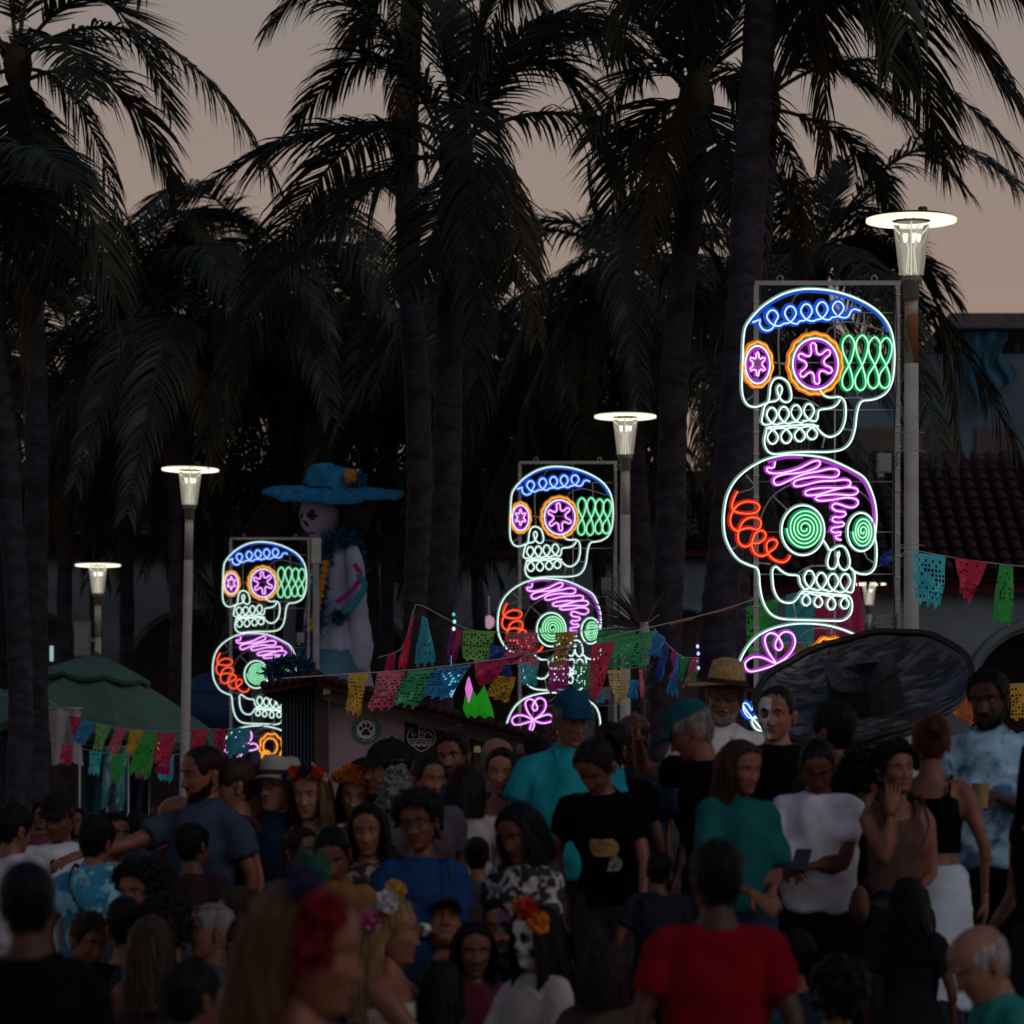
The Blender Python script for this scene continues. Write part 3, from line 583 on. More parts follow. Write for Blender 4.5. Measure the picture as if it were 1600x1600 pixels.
SK2 = [('white', 0, zB([(940, 772), (975, 787), (1030, 787), (1068, 752), (1080, 685), (1078, 605), (1070, 560), (1076, 500), (1080, 430), (1070, 340), (1040, 250), (1000, 184), (930, 140), (840, 95), (740, 60), (620, 45), (500, 46), (380, 76), (280, 130), (200, 202), (150, 290), (130, 380), (125, 470), (136, 560), (172, 642), (222, 702), (290, 735), (330, 750), (345, 790), (350, 860), (365, 940), (390, 1000), (430, 1046), (500, 1070), (650, 1076), (800, 1081), (870, 1078), (915, 1042), (928, 990), (918, 940), (885, 920), (800, 914), (700, 904), (618, 898), (592, 930), (560, 964), (512, 968), (470, 946), (440, 890), (430, 820), (430, 762), (452, 742), (482, 767), (520, 790), (562, 796), (592, 800), (604, 850), (625, 880)])),
       ('white', 0, zB(cursive([(660, 766, 886), (735, 780, 892), (808, 786, 900), (884, 786, 904)], 33)+[(935, 880), (943, 820), (938, 772), (910, 745)])),
       ('white', 0, zB(cursive([(640, 986, 908), (715, 996, 916), (797, 1012, 922), (880, 1006, 926)], 27))),
       ('white', 0, zB([(745, 575), (770, 612), (790, 642), (840, 614), (880, 622), (905, 670), (912, 730), (882, 766), (850, 742), (838, 700), (848, 664), (842, 645), (832, 664), (838, 700), (822, 750), (788, 756), (772, 720), (785, 660), (800, 632)])),
       ('white', 1, zB(ell(620, 515, 134, 156, 36))), ('white', 1, zB(ell(984, 526, 86, 120, 32))), ('green', 0, zB(spiral(630, 502, 112, 126, 4.5))), ('green', 0, zB(spiral(993, 522, 62, 96, 3.5, 80))),
       ('dimv', 0, zB([(700, 70), (820, 108), (915, 152), (985, 200), (1022, 260), (1052, 345), (1060, 430), (1055, 500)])), ('dimv', 0, zB([(400, 90), (500, 62), (620, 60)])),
       ('red', 0, zB([(212, 270), (188, 315), (175, 365), (190, 395), (250, 410), (320, 405), (348, 375), (330, 345), (270, 335), (215, 355), (185, 390), (165, 440), (172, 490), (210, 520), (240, 508), (285, 500), (335, 510), (358, 475), (340, 440), (290, 435), (245, 460), (225, 500), (212, 550), (225, 600), (265, 618), (300, 597), (340, 595), (378, 570), (388, 540), (360, 515), (325, 530), (305, 570), (300, 620), (325, 665), (375, 675), (410, 650), (445, 625), (460, 590), (435, 570), (400, 585), (390, 620), (405, 665), (440, 700), (490, 715), (525, 700), (540, 670)])),
       ('violet', 0, zB([(445, 85), (435, 125), (395, 122), (400, 150), (450, 160), (520, 150), (600, 125), (680, 85), (720, 80), (725, 105), (690, 130), (600, 155), (500, 165), (440, 190), (440, 225), (470, 230), (530, 205), (620, 165), (720, 145), (790, 130), (840, 140), (840, 170), (800, 185), (700, 180), (600, 195), (560, 215), (570, 240), (620, 235), (720, 210), (820, 205), (880, 198), (915, 210), (910, 235), (860, 250), (760, 248), (660, 260), (630, 280), (650, 297), (720, 290), (820, 260), (900, 245), (955, 255), (960, 280), (920, 295), (820, 290), (720, 300), (695, 315), (720, 330), (800, 325), (890, 310), (950, 320), (965, 345), (940, 370), (900, 370), (840, 350), (810, 350), (800, 375), (830, 395), (880, 400), (885, 420), (850, 435), (815, 430), (800, 450), (825, 465), (870, 465), (875, 485), (830, 495), (800, 500), (795, 520), (820, 530), (855, 525), (850, 545), (820, 550), (830, 570), (860, 575)]))]
SK3 = [('white', 0, zB([(420, 1830), (330, 1720), (250, 1620), (210, 1500), (208, 1400), (240, 1300), (300, 1210), (380, 1150), (480, 1115), (600, 1098), (740, 1105), (850, 1130), (950, 1170), (1020, 1215), (1060, 1290), (1075, 1400), (1060, 1520), (1010, 1610), (960, 1660), (940, 1760), (900, 1840), (700, 1860), (520, 1860), (420, 1830)])),
       ('violet', 0, zB([(450, 1345), (400, 1270), (380, 1200), (400, 1162), (440, 1160), (470, 1190), (492, 1240), (468, 1266), (445, 1240), (460, 1190), (500, 1150), (550, 1160), (570, 1210), (550, 1270), (500, 1320), (450, 1350)])),
       ('violet', 0, zB([(450, 1350), (370, 1312), (300, 1310), (255, 1350), (280, 1395), (340, 1390), (450, 1356)])), ('violet', 0, zB([(450, 1350), (520, 1320), (590, 1300), (630, 1320), (625, 1360), (540, 1380), (460, 1356)])),
       ('violet', 0, zB([(440, 1365), (420, 1430), (400, 1475)])), ('violet', 0, zB([(455, 1365), (462, 1400), (440, 1450)])),
       ('orange', 1, zB(ell(790, 1340, 130, 150, 30, 9, 8))), ('orange', 1, zB(ell(780, 1335, 80, 95, 26))), ('orange', 1, zB(ell(735, 1440, 50, 56, 22))), ('orange', 1, zB(ell(735, 1440, 28, 34, 18))),
       ('blue', 0, zB([(350, 1475), (362, 1515), (330, 1545), (345, 1585), (310, 1595), (300, 1640), (272, 1600), (240, 1598), (252, 1650), (290, 1690), (340, 1660), (375, 1600)])), ('white', 0, zB([(390, 1600), (360, 1670), (300, 1700), (330, 1760), (400, 1770)])),
       ('white', 0, zB(cursive([(520, 1640, 1740), (600, 1640, 1745), (680, 1640, 1745), (760, 1640, 1745)], 34)))]
NEON = {'white': ((.78, 1.0, .93), (.15, .27, .24)), 'blue': ((.52, .74, 1.0), (.010, .085, .60)), 'orange': ((1.0, .50, .08), (.68, .17, .004)), 'violet': ((1.0, .66, 1.0), (.42, .03, .58)),
        'green': ((.46, 1.0, .62), (.004, .26, .08)), 'red': ((1.0, .16, .05), (.58, .012, .004))}
NSTR = {'white': 1.35, 'blue': 1.35, 'orange': 1.1, 'violet': 1.3, 'green': 1.15, 'red': 1.2}
for c, (a, bb) in NEON.items():
    emitter('neon_'+c, a, NSTR[c]); emitter('neon_side_'+c, bb, 1.0, False)
M_wire = mat('sign_wire', (.34, .35, .35), .5, metal=.4)
def neon_sign():
    r = thing('neon_sign', 'x', 'neon sign', group='neon skull sign panels')
    T2 = lambda P: np.array([[(x-1294)/200.0, 0.0, CZ-PLAZA+(HOR-y)/200.0] for x, y in P])
    fx = lambda x: (x-1294)/200.0; fz = lambda y: CZ-PLAZA+(HOR-y)/200.0
    for zc in (fz(441.5), .12): flatbuild(MB().box((fx(1294), .03, zc), (.57, .018, .017)), 'frame_rail', M_metal, r)
    for x in (1182, 1403):
        b = MB(); b.box((fx(x), .03, (fz(445)+.0)/2), (.019, .019, fz(445)/2)); flatbuild(b, 'frame_post', M_metal, r)
    MB().tube([[fx(1305), .04, .1], [fx(1305), .04, fz(444)]], .007, 6).build('cross_wire', M_wire, r)
    for y in (488, 566, 640, 752, 831, 897, 1004, 1100): MB().tube([[fx(1184), .03, fz(y)], [fx(1401), .03, fz(y)]], .0055, 6).build('cross_wire', M_wire, r)
    tie = MB().box((0, 0, 0), (.023, .006, .004)).mesh('cable_tie', mat('white_tie', (.6, .6, .58), .6), False)
    for y in np.arange(460, 1240, 34): link('cable_tie', tie, r, (fx(1403), .006, fz(y))); link('cable_tie', tie, r, (fx(1182), .006, fz(y+11)))
    cab = resample([[fx(1399), .0, fz(450)], [fx(1401), -.01, fz(560)], [fx(1397), .0, fz(690)], [fx(1394), -.005, fz(830)], [fx(1398), 0, fz(960)], [fx(1396), 0, fz(1150)]], step=.05)
    MB().tube(cab, .006, 6).build('cable', M_lampdark, r)
    for x in (1219, 1366.5):
        a = np.linspace(0, PI, 10); P = [[fx(x)-.021, .03, fz(441)]]+[[fx(x)-.021*math.cos(q), .03, fz(434)+.021*math.sin(q)] for q in a]+[[fx(x)+.021, .03, fz(441)]]
        MB().tube(P, .006, 6).build('lifting_hook', M_wire, r)
    for y in (724, 976):
        b = MB(); b.box((fx(1381), -.02, fz(y)), (.055, .03, .075)); b.box((fx(1381), -.055, fz(y)), (.046, .006, .064)); b.box((fx(1376), -.02, fz(y)-.09), (.02, .02, .018)); jb = flatbuild(b, 'junction_box', mat('junction_box_grey', (.25, .28, .27), .6), r)
        for k in range(3):
            b = MB(); zc = fz(y)+.04-.04*k; b.tube(resample([[fx(1368), -.02, zc], [fx(1362), -.02, zc-.02], [fx(1359), -.01, zc-.09], [fx(1359+k*2), .0, fz(y)-.16]], n=10), .004, 5); b.tube(resample([[fx(1392), -.02, zc], [fx(1399), -.02, zc+.01], [fx(1403), .0, zc+.05]], n=6), .004, 5); b.build('cable', M_lampdark, jb)
    for nm, SK, wires in (('upper_skull', SK1, ([(470, 440), (465, 560), (475, 740)], [(760, 490), (800, 440), (900, 410), (1000, 430), (1130, 468)], [(1000, 350), (1005, 490)], [(545, 300), (560, 260), (620, 220)], [(880, 885), (990, 885)], [(870, 1080), (935, 1090)], [(740, 1200), (755, 1130)], [(270, 900), (310, 870), (330, 830)], [(560, 885), (640, 895), (720, 940)], [(960, 845), (955, 880)], [(430, 660), (520, 680)], [(860, 690), (890, 690)])),
                          ('middle_skull', SK2, ([(350, 500), (360, 420), (420, 310), (500, 250), (580, 215)], [(430, 300), (530, 395)], [(970, 265), (1020, 310), (1050, 350)], [(160, 638), (200, 620), (220, 595)], [(560, 970), (575, 1060)], [(1000, 650), (1020, 690), (1060, 715)], [(265, 170), (300, 215), (320, 245), (220, 280)], [(320, 715), (420, 725)], [(590, 780), (660, 740), (760, 735)])),
                          ('lower_skull', SK3, ([(600, 1180), (680, 1130), (780, 1130)], [(450, 1270), (450, 1345)], [(800, 1130), (795, 1200)]))):
        zf = zA if nm == 'upper_skull' else zB
        sk = None
        for (c, cl, P) in SK:
            Q = resample(T2(P), step=.022, closed=bool(cl)); Q = Q[:-1] if cl else Q
            g = np.random.default_rng(len(P)); Q[:, 1] += .004*np.sin(np.arange(len(Q))*.21+g.uniform(0, 6))
            if c.startswith('dim'): MB().tube(Q, .011, 6, closed=bool(cl), up=(0, -1, 0)).build('neon_tube', _M['neon_side_'+{'dim': 'violet', 'dimb': 'blue', 'dimv': 'violet'}[c]], sk); continue
            nt_ = MB().tube(Q+[0, -.006, 0], .0062 if c == 'white' else .0066, 6, closed=bool(cl), up=(0, -1, 0)).build('neon_tube' if sk else nm, _M['neon_'+c], sk or r); sk = sk or nt_
            MB().tube(Q+[-.006, .020, .005], {'white': .0150, 'blue': .027}.get(c, .0200), 6, closed=bool(cl), up=(0, -1, 0)).build('tube_sleeve', _M['neon_side_'+c], sk)  # silicone sleeve; the blue one is widened to imitate the glow around its tube
        for wv in wires: MB().tube(resample(T2(zf(wv))+[0, .012, 0], step=.05), .007, 6).build('support_wire', M_wire, sk)
    return r
s1 = neon_sign(); s1.location = ((1294-800)*30/F, 30.0, PLAZA); s1['label'] = 'large neon sign of stacked sugar skulls at right beside the rusty topped lamp'
s2 = copy_tree(s1); d2 = 44.4; s2.location = ((888-800)*d2/F, d2, PLAZA); s2['label'] = 'middle neon sugar skull sign above the kiosk roof'
s3 = copy_tree(s1); d3 = 54.6; s3.location = ((422-800)*d3/F, d3, PLAZA); s3['label'] = 'leftmost neon sugar skull sign beside the blue hat figure'
for s, py, d in ((s2, 722, d2), (s3, 841, d3)):        # same frame height, small offset of the footing
    s.location.z = at(0, py, d)[2]-(CZ-PLAZA+(HOR-441)/200.0)
# straps holding the large sign to its pole, and the post with plate that carries the left sign
t = thing('sign_strap', 'pair of steel straps tying the large sign to the lamp pole', 'strap', (at(1412, 0, 30)[0], 30.03, PLAZA))
b = MB()
for y in (677, 706, 853, 870):
    z = at(0, y, 30)[2]-PLAZA; b.tube([[-.06, -.07, z], [.09, -.12, z+.003], [.16, -.06, z]], .004, 5)
b.build('strap_wire', M_wire, t)
t = thing('sign_post', 'pale post and plate behind the leftmost neon sign', 'post', (at(494, 0, 54.8)[0], 54.8, PLAZA))
hz = at(0, 842, 54.8)[2]-PLAZA
MB().lathe([(.05, 0), (.045, hz-.3)], 12).build('post', M_pole, t)
b = MB(); b.box((0, 0, hz-.17), (.07, .05, .18)); b.box((0, -.055, hz-.17), (.06, .006, .165)); b.box((.02, -.065, hz-.12), (.008, .006, .01)); flatbuild(b, 'plate', mat('cream_plate', (.62, .60, .52), .6), t)

# ------------------------------------------------------------ papel picado
def flagmat(c): return mat('tissue_%02d_%02d_%02d' % tuple(int(x*99) for x in c), c, .32, var=.15, nscale=20, bump=.35, bscale=25, trans=.42, spec=.6)
FC = dict(red=(.48, .022, .06), pink=(.52, .09, .15), crimson=(.33, .012, .07), green=(.03, .26, .10), lime=(.13, .34, .08), emerald=(.02, .30, .05), blue=(.02, .17, .36), cyan=(.04, .38, .48), navy=(.015, .05, .26), teal=(.02, .25, .30), amber=(.50, .25, .02), cream=(.52, .33, .13), ochre=(.36, .20, .02), orange=(.62, .10, .012), magenta=(.40, .02, .22), purple=(.16, .03, .22), black=(.015, .015, .018))
FC = {k_: tuple(min(.8, c_*1.9) for c_ in v_) for k_, v_ in FC.items()}
def flag_pattern(seed, nx, ny, holes):
    """cell mask: 0 solid, 1 with a cut-out"""
    g = np.random.default_rng(seed); m = np.zeros((ny, nx), int); kind = seed % 3
    for j in range(ny):
        for i in range(nx):
            u = (i+.5)/nx; v = (j+.5)/ny
            if v < .10: continue
            if kind == 0: h = (i+j) % 2 == 0 or g.random() < .25
            elif kind == 1: h = v > .12 and (abs(u-.5)+abs(v-.5) > .28 or g.random() < .35) and g.random() < .8
            else: h = (v < .62 and g.random() < .85) or ((i % 2) == 0 and g.random() < .6)
            m[j, i] = int(h and g.random() < holes)
    return m
def flag_mesh(quad, col, d, seed, holes=.85, wave=.03, parent=None, root=None, nx=9, ny=11, depth=(0, 0)):
    g = np.random.default_rng(seed); tl, tr, br, bl = [np.array(q, float) for q in quad]
    sub = flag_pattern(seed, nx, ny, holes)
    ph = g.uniform(0, 6, 4); wv = wave*g.uniform(.7, 1.5)
    def S(u, v):
        p = (tl*(1-u)+tr*u)*(1-v)+(bl*(1-u)+br*u)*v
        x = (p[0]-800)*d/F; z = CZ+(HOR-p[1])*d/F
        y = d+v*(wv*math.sin(u*6+ph[0]+v*3)+wv*.7*math.sin(v*8+ph[1]+u*4))+depth[0]*u+depth[1]*v
        x += .3*wv*math.sin(v*7+ph[2]+u*3)*v
        return (x, y, z)
    V = []; Fc = []
    for j in range(ny):
        for i in range(nx):
            u0, u1 = i/nx, (i+1)/nx; v0, v1 = j/ny, (j+1)/ny
            if j == ny-1:                               # scalloped hem
                if i % 3 == 1: v1 = 1.05
                else: v1 = .985
                V0 = len(V); V += [S(u0, v0), S(u1, v0), S(u1, v1 if i % 3 != 2 else .955), S(u0, v1 if i % 3 != 0 else .955)]; Fc.append((V0, V0+1, V0+2, V0+3)); continue
            if sub[j, i]:
                k = g.uniform(.14, .24); k2 = g.uniform(.12, .3); V0 = len(V)
                du, dv = (u1-u0), (v1-v0)
                V += [S(u0, v0), S(u1, v0), S(u1, v1), S(u0, v1), S(u0+du*k, v0+dv*k2), S(u1-du*k, v0+dv*(k2*.7)), S(u1-du*k*.8, v1-dv*k), S(u0+du*k*1.2, v1-dv*k2)]
                Fc += [(V0, V0+1, V0+5, V0+4), (V0+1, V0+2, V0+6, V0+5), (V0+2, V0+3, V0+7, V0+6), (V0+3, V0, V0+4, V0+7)]
            else:
                V0 = len(V); V += [S(u0, v0), S(u1, v0), S(u1, v1), S(u0, v1)]; Fc.append((V0, V0+1, V0+2, V0+3))
    V = np.array(V)-root
    return MB().add(V, Fc).build('paper_flag', flagmat(FC[col]), parent, smooth=False)
M_string = mat('string', (.42, .42, .42), .8)
def bunting(label, d, line, flags, holes=.85, wave=.03, r=.004, seed=0, col=None):
    root = at(line[0][0], line[0][1], d); t = thing('paper_bunting', label, 'bunting', tuple(root), group='strings of cut paper bunting')
    P = resample([at(x, y, d)-root for x, y in line], step=.04)
    MB().tube(P, r, 6).build('string', col or M_string, t)
    for k, fl in enumerate(flags):
        flag_mesh(fl[1], fl[0], d-.004, seed*50+k+1, fl[2] if len(fl) > 2 else holes, wave, t, root)
    return t
q4 = lambda x0, x1, y0, y1, sk=0, tap=0, y0b=None: [(x0, y0), (x1, y0b if y0b is not None else y0), (x1-sk-tap, y1), (x0-sk+tap, y1)]
bunting('string of cyan, red and green paper flags tied to the rusty lamp pole', 29.6, [(1405, 855), (1440, 862), (1500, 873), (1560, 881), (1640, 889), (1800, 905)],
        [('cyan', [(1427, 863), (1478, 869), (1472, 948), (1429, 940)]), ('red', [(1492, 871), (1543, 879), (1516, 944), (1500, 922)], .3), ('emerald', [(1562, 882), (1583, 885), (1584, 975), (1549, 968)], .4)], seed=1)
bunting('front string of bunting running from the kiosk up to the large sign', 25.5, [(440, 1060), (545, 1053), (640, 1047), (735, 1036), (830, 1022), (905, 1006), (1000, 984), (1110, 958), (1183, 935)],
        [('amber', [(545, 1053), (576, 1053), (561, 1119), (541, 1110)]), ('pink', [(590, 1051), (633, 1050), (612, 1106), (576, 1109)]), ('green', [(637, 1049), (680, 1045), (655, 1106), (612, 1098)]), ('blue', [(683, 1044), (737, 1038), (700, 1092), (655, 1087)], .6),
         ('crimson', [(740, 1036), (792, 1028), (776, 1062), (748, 1073)], .3), ('crimson', [(792, 1027), (822, 1022), (800, 1036), (792, 1034)], .1), ('blue', [(850, 1018), (920, 1008), (900, 1014), (870, 1016)], .1), ('red', [(925, 1007), (962, 1002), (935, 1094), (920, 1080)], .5),
         ('green', [(962, 998), (1022, 985), (1008, 1040), (950, 1045)], .65), ('amber', [(1045, 974), (1090, 963), (1084, 967), (1048, 977)], 0), ('orange', [(1100, 961), (1152, 948), (1130, 956), (1108, 960)], 0)], seed=2)
bunting('higher rear string of bunting in front of the middle skull', 34, [(590, 1028), (628, 1012), (645, 958), (655, 945), (700, 968), (735, 984), (790, 988), (870, 989), (940, 982), (1000, 978), (1030, 960)],
        [('crimson', [(606, 1022), (618, 1018), (618, 1060), (596, 1060)], .6), ('red', [(640, 975), (648, 960), (634, 1050), (620, 1042)], .4), ('teal', [(660, 962), (668, 966), (682, 1036), (646, 1040)], .2), ('purple', [(704, 980), (712, 976), (706, 1032), (697, 1034)], .5), ('crimson', [(712, 982), (722, 985), (712, 1035), (704, 1036)], .3), ('lime', [(724, 985), (774, 986), (763, 1036), (722, 1030)]),
         ('navy', [(768, 1006), (790, 1012), (784, 1034), (762, 1032)], .4), ('pink', [(790, 990), (840, 990), (842, 1040), (784, 1036)]), ('ochre', [(868, 989), (902, 988), (884, 1040), (862, 1046)]), ('green', [(935, 984), (1000, 976), (980, 1010), (930, 1012)], .3)], seed=3)
bunting('second rear row of bunting hanging below the middle skull', 36, [(780, 1040), (830, 1034), (880, 1032), (940, 1040), (1005, 1042), (1060, 1020)],
        [('amber', [(775, 1055), (806, 1058), (795, 1098), (757, 1086)], .7), ('cyan', [(812, 1036), (842, 1036), (838, 1072), (814, 1068)], .4), ('navy', [(782, 1042), (798, 1040), (800, 1060), (786, 1058)], .4), ('magenta', [(858, 1034), (890, 1032), (888, 1086), (856, 1080)], .6), ('green', [(898, 1036), (936, 1040), (932, 1080), (896, 1074)]), ('teal', [(935, 1080), (945, 1080), (942, 1100), (930, 1098)], .2)], seed=4)
bunting('short string of dangling flags between the middle lamp and the thick palm', 27.5, [(1022, 982), (1036, 1000), (1048, 1012), (1066, 1026), (1092, 1028)],
        [('cream', [(948, 1047), (982, 1047), (978, 1100), (962, 1098)], .9), ('blue', [(983, 1062), (998, 1062), (996, 1092), (980, 1090)], .1), ('pink', [(998, 1045), (1004, 1046), (1010, 1096), (1000, 1092)], .5), ('black', [(1010, 1040), (1022, 1036), (1030, 1080), (1008, 1098)], .4), ('blue', [(1022, 985), (1040, 996), (1032, 1026), (1012, 1025)], .2),
         ('navy', [(1040, 1004), (1046, 1010), (1034, 1066), (1020, 1060)], .3), ('magenta', [(1050, 1014), (1056, 1018), (1054, 1062), (1048, 1056)], .4), ('blue', [(1056, 1020), (1062, 1026), (1058, 1090), (1042, 1080)], .2), ('green', [(1064, 1025), (1078, 1027), (1066, 1064), (1060, 1060)], .7), ('pink', [(1080, 1030), (1093, 1028), (1090, 1050), (1066, 1078)], .4), ('emerald', [(1075, 1050), (1090, 1050), (1086, 1066), (1072, 1064)], .2)], seed=5)
bunting('bunting behind the large sign with blue and red sheets', 38, [(1160, 952), (1240, 930), (1300, 905), (1360, 890), (1420, 860)],
        [('emerald', [(1166, 948), (1216, 935), (1212, 1004), (1168, 1030)], .6), ('teal', [(1228, 930), (1272, 918), (1272, 1010), (1226, 1010)], .5), ('crimson', [(1276, 930), (1300, 915), (1352, 1030), (1270, 1030)], .15), ('magenta', [(1290, 960), (1312, 950), (1340, 1000), (1290, 1010)], .5), ('crimson', [(1318, 908), (1340, 898), (1356, 1005), (1330, 1010)], .15), ('navy', [(1374, 870), (1396, 856), (1394, 880), (1374, 886)], .3), ('green', [(1272, 1000), (1310, 1000), (1300, 1040), (1268, 1040)], .7), ('ochre', [(1225, 1005), (1262, 1000), (1258, 1050), (1228, 1048)], .9)], seed=6)
bunting('orange and yellow flags low at the right edge behind the crowd', 27, [(1470, 1078), (1540, 1072), (1600, 1068), (1700, 1064)], [('orange', [(1478, 1082), (1522, 1078), (1524, 1134), (1488, 1118)], .25), ('amber', [(1578, 1070), (1630, 1066), (1630, 1122), (1580, 1124)], .8)], seed=7)
bunting('left string of coloured flags hanging under the green parasol rim', 44, [(-40, 1080), (30, 1088), (75, 1094), (110, 1118), (160, 1132), (230, 1142), (310, 1140), (400, 1136), (470, 1120)],
        [('red', [(18, 1087), (44, 1089), (40, 1118), (14, 1112)], .1), ('blue', [(56, 1091), (76, 1095), (66, 1122), (58, 1118)], .1), ('crimson', [(108, 1118), (130, 1122), (120, 1150), (112, 1148)], .2), ('blue', [(128, 1124), (150, 1130), (132, 1166), (112, 1156)], .3), ('lime', [(152, 1131), (174, 1134), (158, 1174), (145, 1170)], .4), ('pink', [(180, 1136), (199, 1138), (182, 1180), (168, 1172)], .4), ('amber', [(204, 1139), (226, 1141), (208, 1182), (196, 1174)], .2),
         ('emerald', [(224, 1145), (244, 1146), (236, 1216), (198, 1206)], .3), ('red', [(246, 1146), (276, 1146), (266, 1192), (238, 1190)], .4), ('crimson', [(252, 1180), (268, 1180), (264, 1212), (242, 1208)], .2), ('red', [(298, 1140), (326, 1138), (318, 1168), (300, 1176)], .3), ('crimson', [(334, 1140), (354, 1138), (350, 1178), (336, 1176)], .3), ('teal', [(356, 1140), (392, 1136), (388, 1178), (352, 1182)], .2)], seed=8)

bunting('lower crowded string of red and turquoise flags in front of the left stall', 45.5, [(60, 1150), (120, 1168), (200, 1180), (290, 1178), (360, 1168)],
        [('red', [(96, 1162), (114, 1166), (110, 1196), (94, 1192)], .3), ('cyan', [(140, 1172), (160, 1175), (154, 1212), (138, 1208)], .3), ('emerald', [(176, 1178), (196, 1180), (188, 1222), (172, 1216)], .3), ('red', [(212, 1181), (236, 1181), (230, 1218), (210, 1214)], .3), ('cyan', [(250, 1180), (272, 1179), (270, 1222), (246, 1218)], .3), ('magenta', [(300, 1177), (322, 1174), (318, 1206), (300, 1204)], .3), ('blue', [(332, 1172), (350, 1170), (348, 1200), (330, 1200)], .3)], seed=9)
# bright green paper star lantern and small coloured lights
t = thing('paper_star_lantern', 'glowing lime green crumpled paper cone lantern with pink spike above the kiosk', 'lantern', tuple(at(742, 1085, 29.2)))
b = MB(); gq = np.random.default_rng(2)
for (cx_, cz_, w_, h_, tw) in ((-.06, -.02, .075, .25, .5), (.07, -.06, .105, .22, -.35)):   # two crumpled paper cones
    rows = []
    for f in np.linspace(0, 1, 8): A_ = np.linspace(0, 2*PI, 17); rr = w_*(.06+.94*f)*(1+.18*np.sin(A_*5+f*3)*f); rows.append(np.stack([cx_+tw*.1*f+rr*np.cos(A_), .7*rr*np.sin(A_), cz_+h_*(.55-f)+.025*np.sin(A_*4)*f], 1))
    b.grid(np.array(rows)[:, ::-1])
flatbuild(b, 'star_body', mat('lit_green_tissue', (.04, .42, .04), .6, trans=.4, emit=(.02, .55, .01), estr=.28), t)
b = MB(); b.lathe([(.004, -.085), (.03, .02), (.004, .11)], 8, c=(-.045, -.08, .02)); flatbuild(b, 'pink_spike', mat('lit_pink', (.5, .1, .4), .6, emit=(.9, .2, .75), estr=.7), t)
t = thing('paper_cone_lantern', 'pale blue lit paper cone lantern beside the green star', 'lantern', tuple(at(705, 1065, 29.4)))
b = MB(); b.lathe([(.005, -.12), (.05, -.02), (.075, .06), (.01, .075)], 9); b.tube([[0, 0, .07], [0, 0, .2]], .002, 5); flatbuild(b, 'cone', mat('lit_cyan', (.1, .4, .5), .6, emit=(.15, .62, .85), estr=.7), t)
def led(label, px, py, d, cols, n):
    t = thing('led_string', label, 'lights', tuple(at(px, py, d)))
    for k in range(n):
        MB().ball((.006*(k % 2), 0, -.06*k), (.014, .013, .017), 8).build('led_bulb', emitter('led_%d_%d_%d' % tuple(int(c*9) for c in cols[k % len(cols)]), cols[k % len(cols)], 1.3), t)
    MB().tube([[0, .02, .1], [0.003, .022, -.06*n]], .004, 5).build('wire', M_lampdark, t)
led('blue and green fairy lights on the slim centre palm trunk', 709, 960, 32, [(.05, .45, .4), (.3, .75, 1.0), (.5, .85, 1.0)], 3)
led('violet and blue fairy lights on the palm beside the large sign', 1090, 1010, 32, [(.6, .45, 1.0), (.3, .55, 1.0)], 4)
t = thing('pink_lantern', 'blurred pale pink paper lantern glowing behind the bunting', 'lantern', tuple(at(764, 972, 74)))
b = MB(); b.lathe([(.02, -.13), (.09, -.08), (.11, 0), (.09, .08), (.02, .13)], 14); b.tube([[0, 0, .15], [0, 0, .5]], .004, 5); b.build('shade', mat('pink_lantern_paper', (.5, .25, .35), .7, emit=(.85, .5, .65), estr=.45), t)
led('row of warm bulbs under the parasol', 236, 1163, 46, [(1.0, .42, .04)], 1); led('second warm bulb cluster under the parasol', 247, 1162, 45.9, [(1.0, .34, .03)], 2)
# ------------------------------------------------------------ giant skeleton lady figure with blue hat
CD = 56.5; cs = CD/F
M_hatblue = mat('blue_tulle_hat', (.012, .18, .34), .85, var=.35, nscale=9, bump=.6, bscale=18)
M_boa = mat('blue_feather', (.012, .10, .19), .9, var=.45, nscale=12)
M_dress = mat('white_dress_cloth', (.44, .49, .64), .85, var=.12, nscale=4, bump=.3, bscale=9)
M_tulle = mat('pale_blue_skirt', (.08, .22, .33), .85, var=.2, nscale=3, bump=.3)
M_mask = mat('lilac_papier_mache', (.36, .32, .47), .8, var=.15, nscale=9, bump=.3)
M_bhair = mat('black_wig', (.012, .009, .012), .6)
M_gold = mat('marigold_orange', (.50, .20, .01), .8, var=.3, nscale=25, bump=.4)
cx0 = at(525, 0, CD)[0]
P_ = lambda px, py, y=0: np.array([(px-525)*cs, y, CZ+(HOR-py)*cs-PLAZA])
t = thing('giant_figure', 'giant skeleton lady figure in white dress and wide blue feathered hat', 'figure', (cx0, CD, PLAZA))
# body: white bodice widening into a skirt that reaches the ground
sec = [(1335, 520, .60), (1200, 520, .58), (1080, 520, .56), (1030, 522, .47), (960, 521, .41), (900, 521, .33), (860, 522, .25), (838, 522, .15)]
b = MB(); n = 72; a = np.linspace(0, 2*PI, n, endpoint=False); V = []
for k, (y, x, r) in enumerate(sec):
    c = P_(x, y); c[2] = max(c[2], .02); fold = 1+(.10*np.sin(a*9+k*.6)+.05*np.sin(a*17+1.3*k))*min(1, r*1.6)
    V.append(np.stack([c[0]+r*fold*np.cos(a), c[1]+r*.8*fold*np.sin(a), np.full(n, c[2])], 1))
V = np.array(V); V = np.concatenate([V, V[:, :1]], 1); b.grid(V); b.build('dress', M_dress, t)
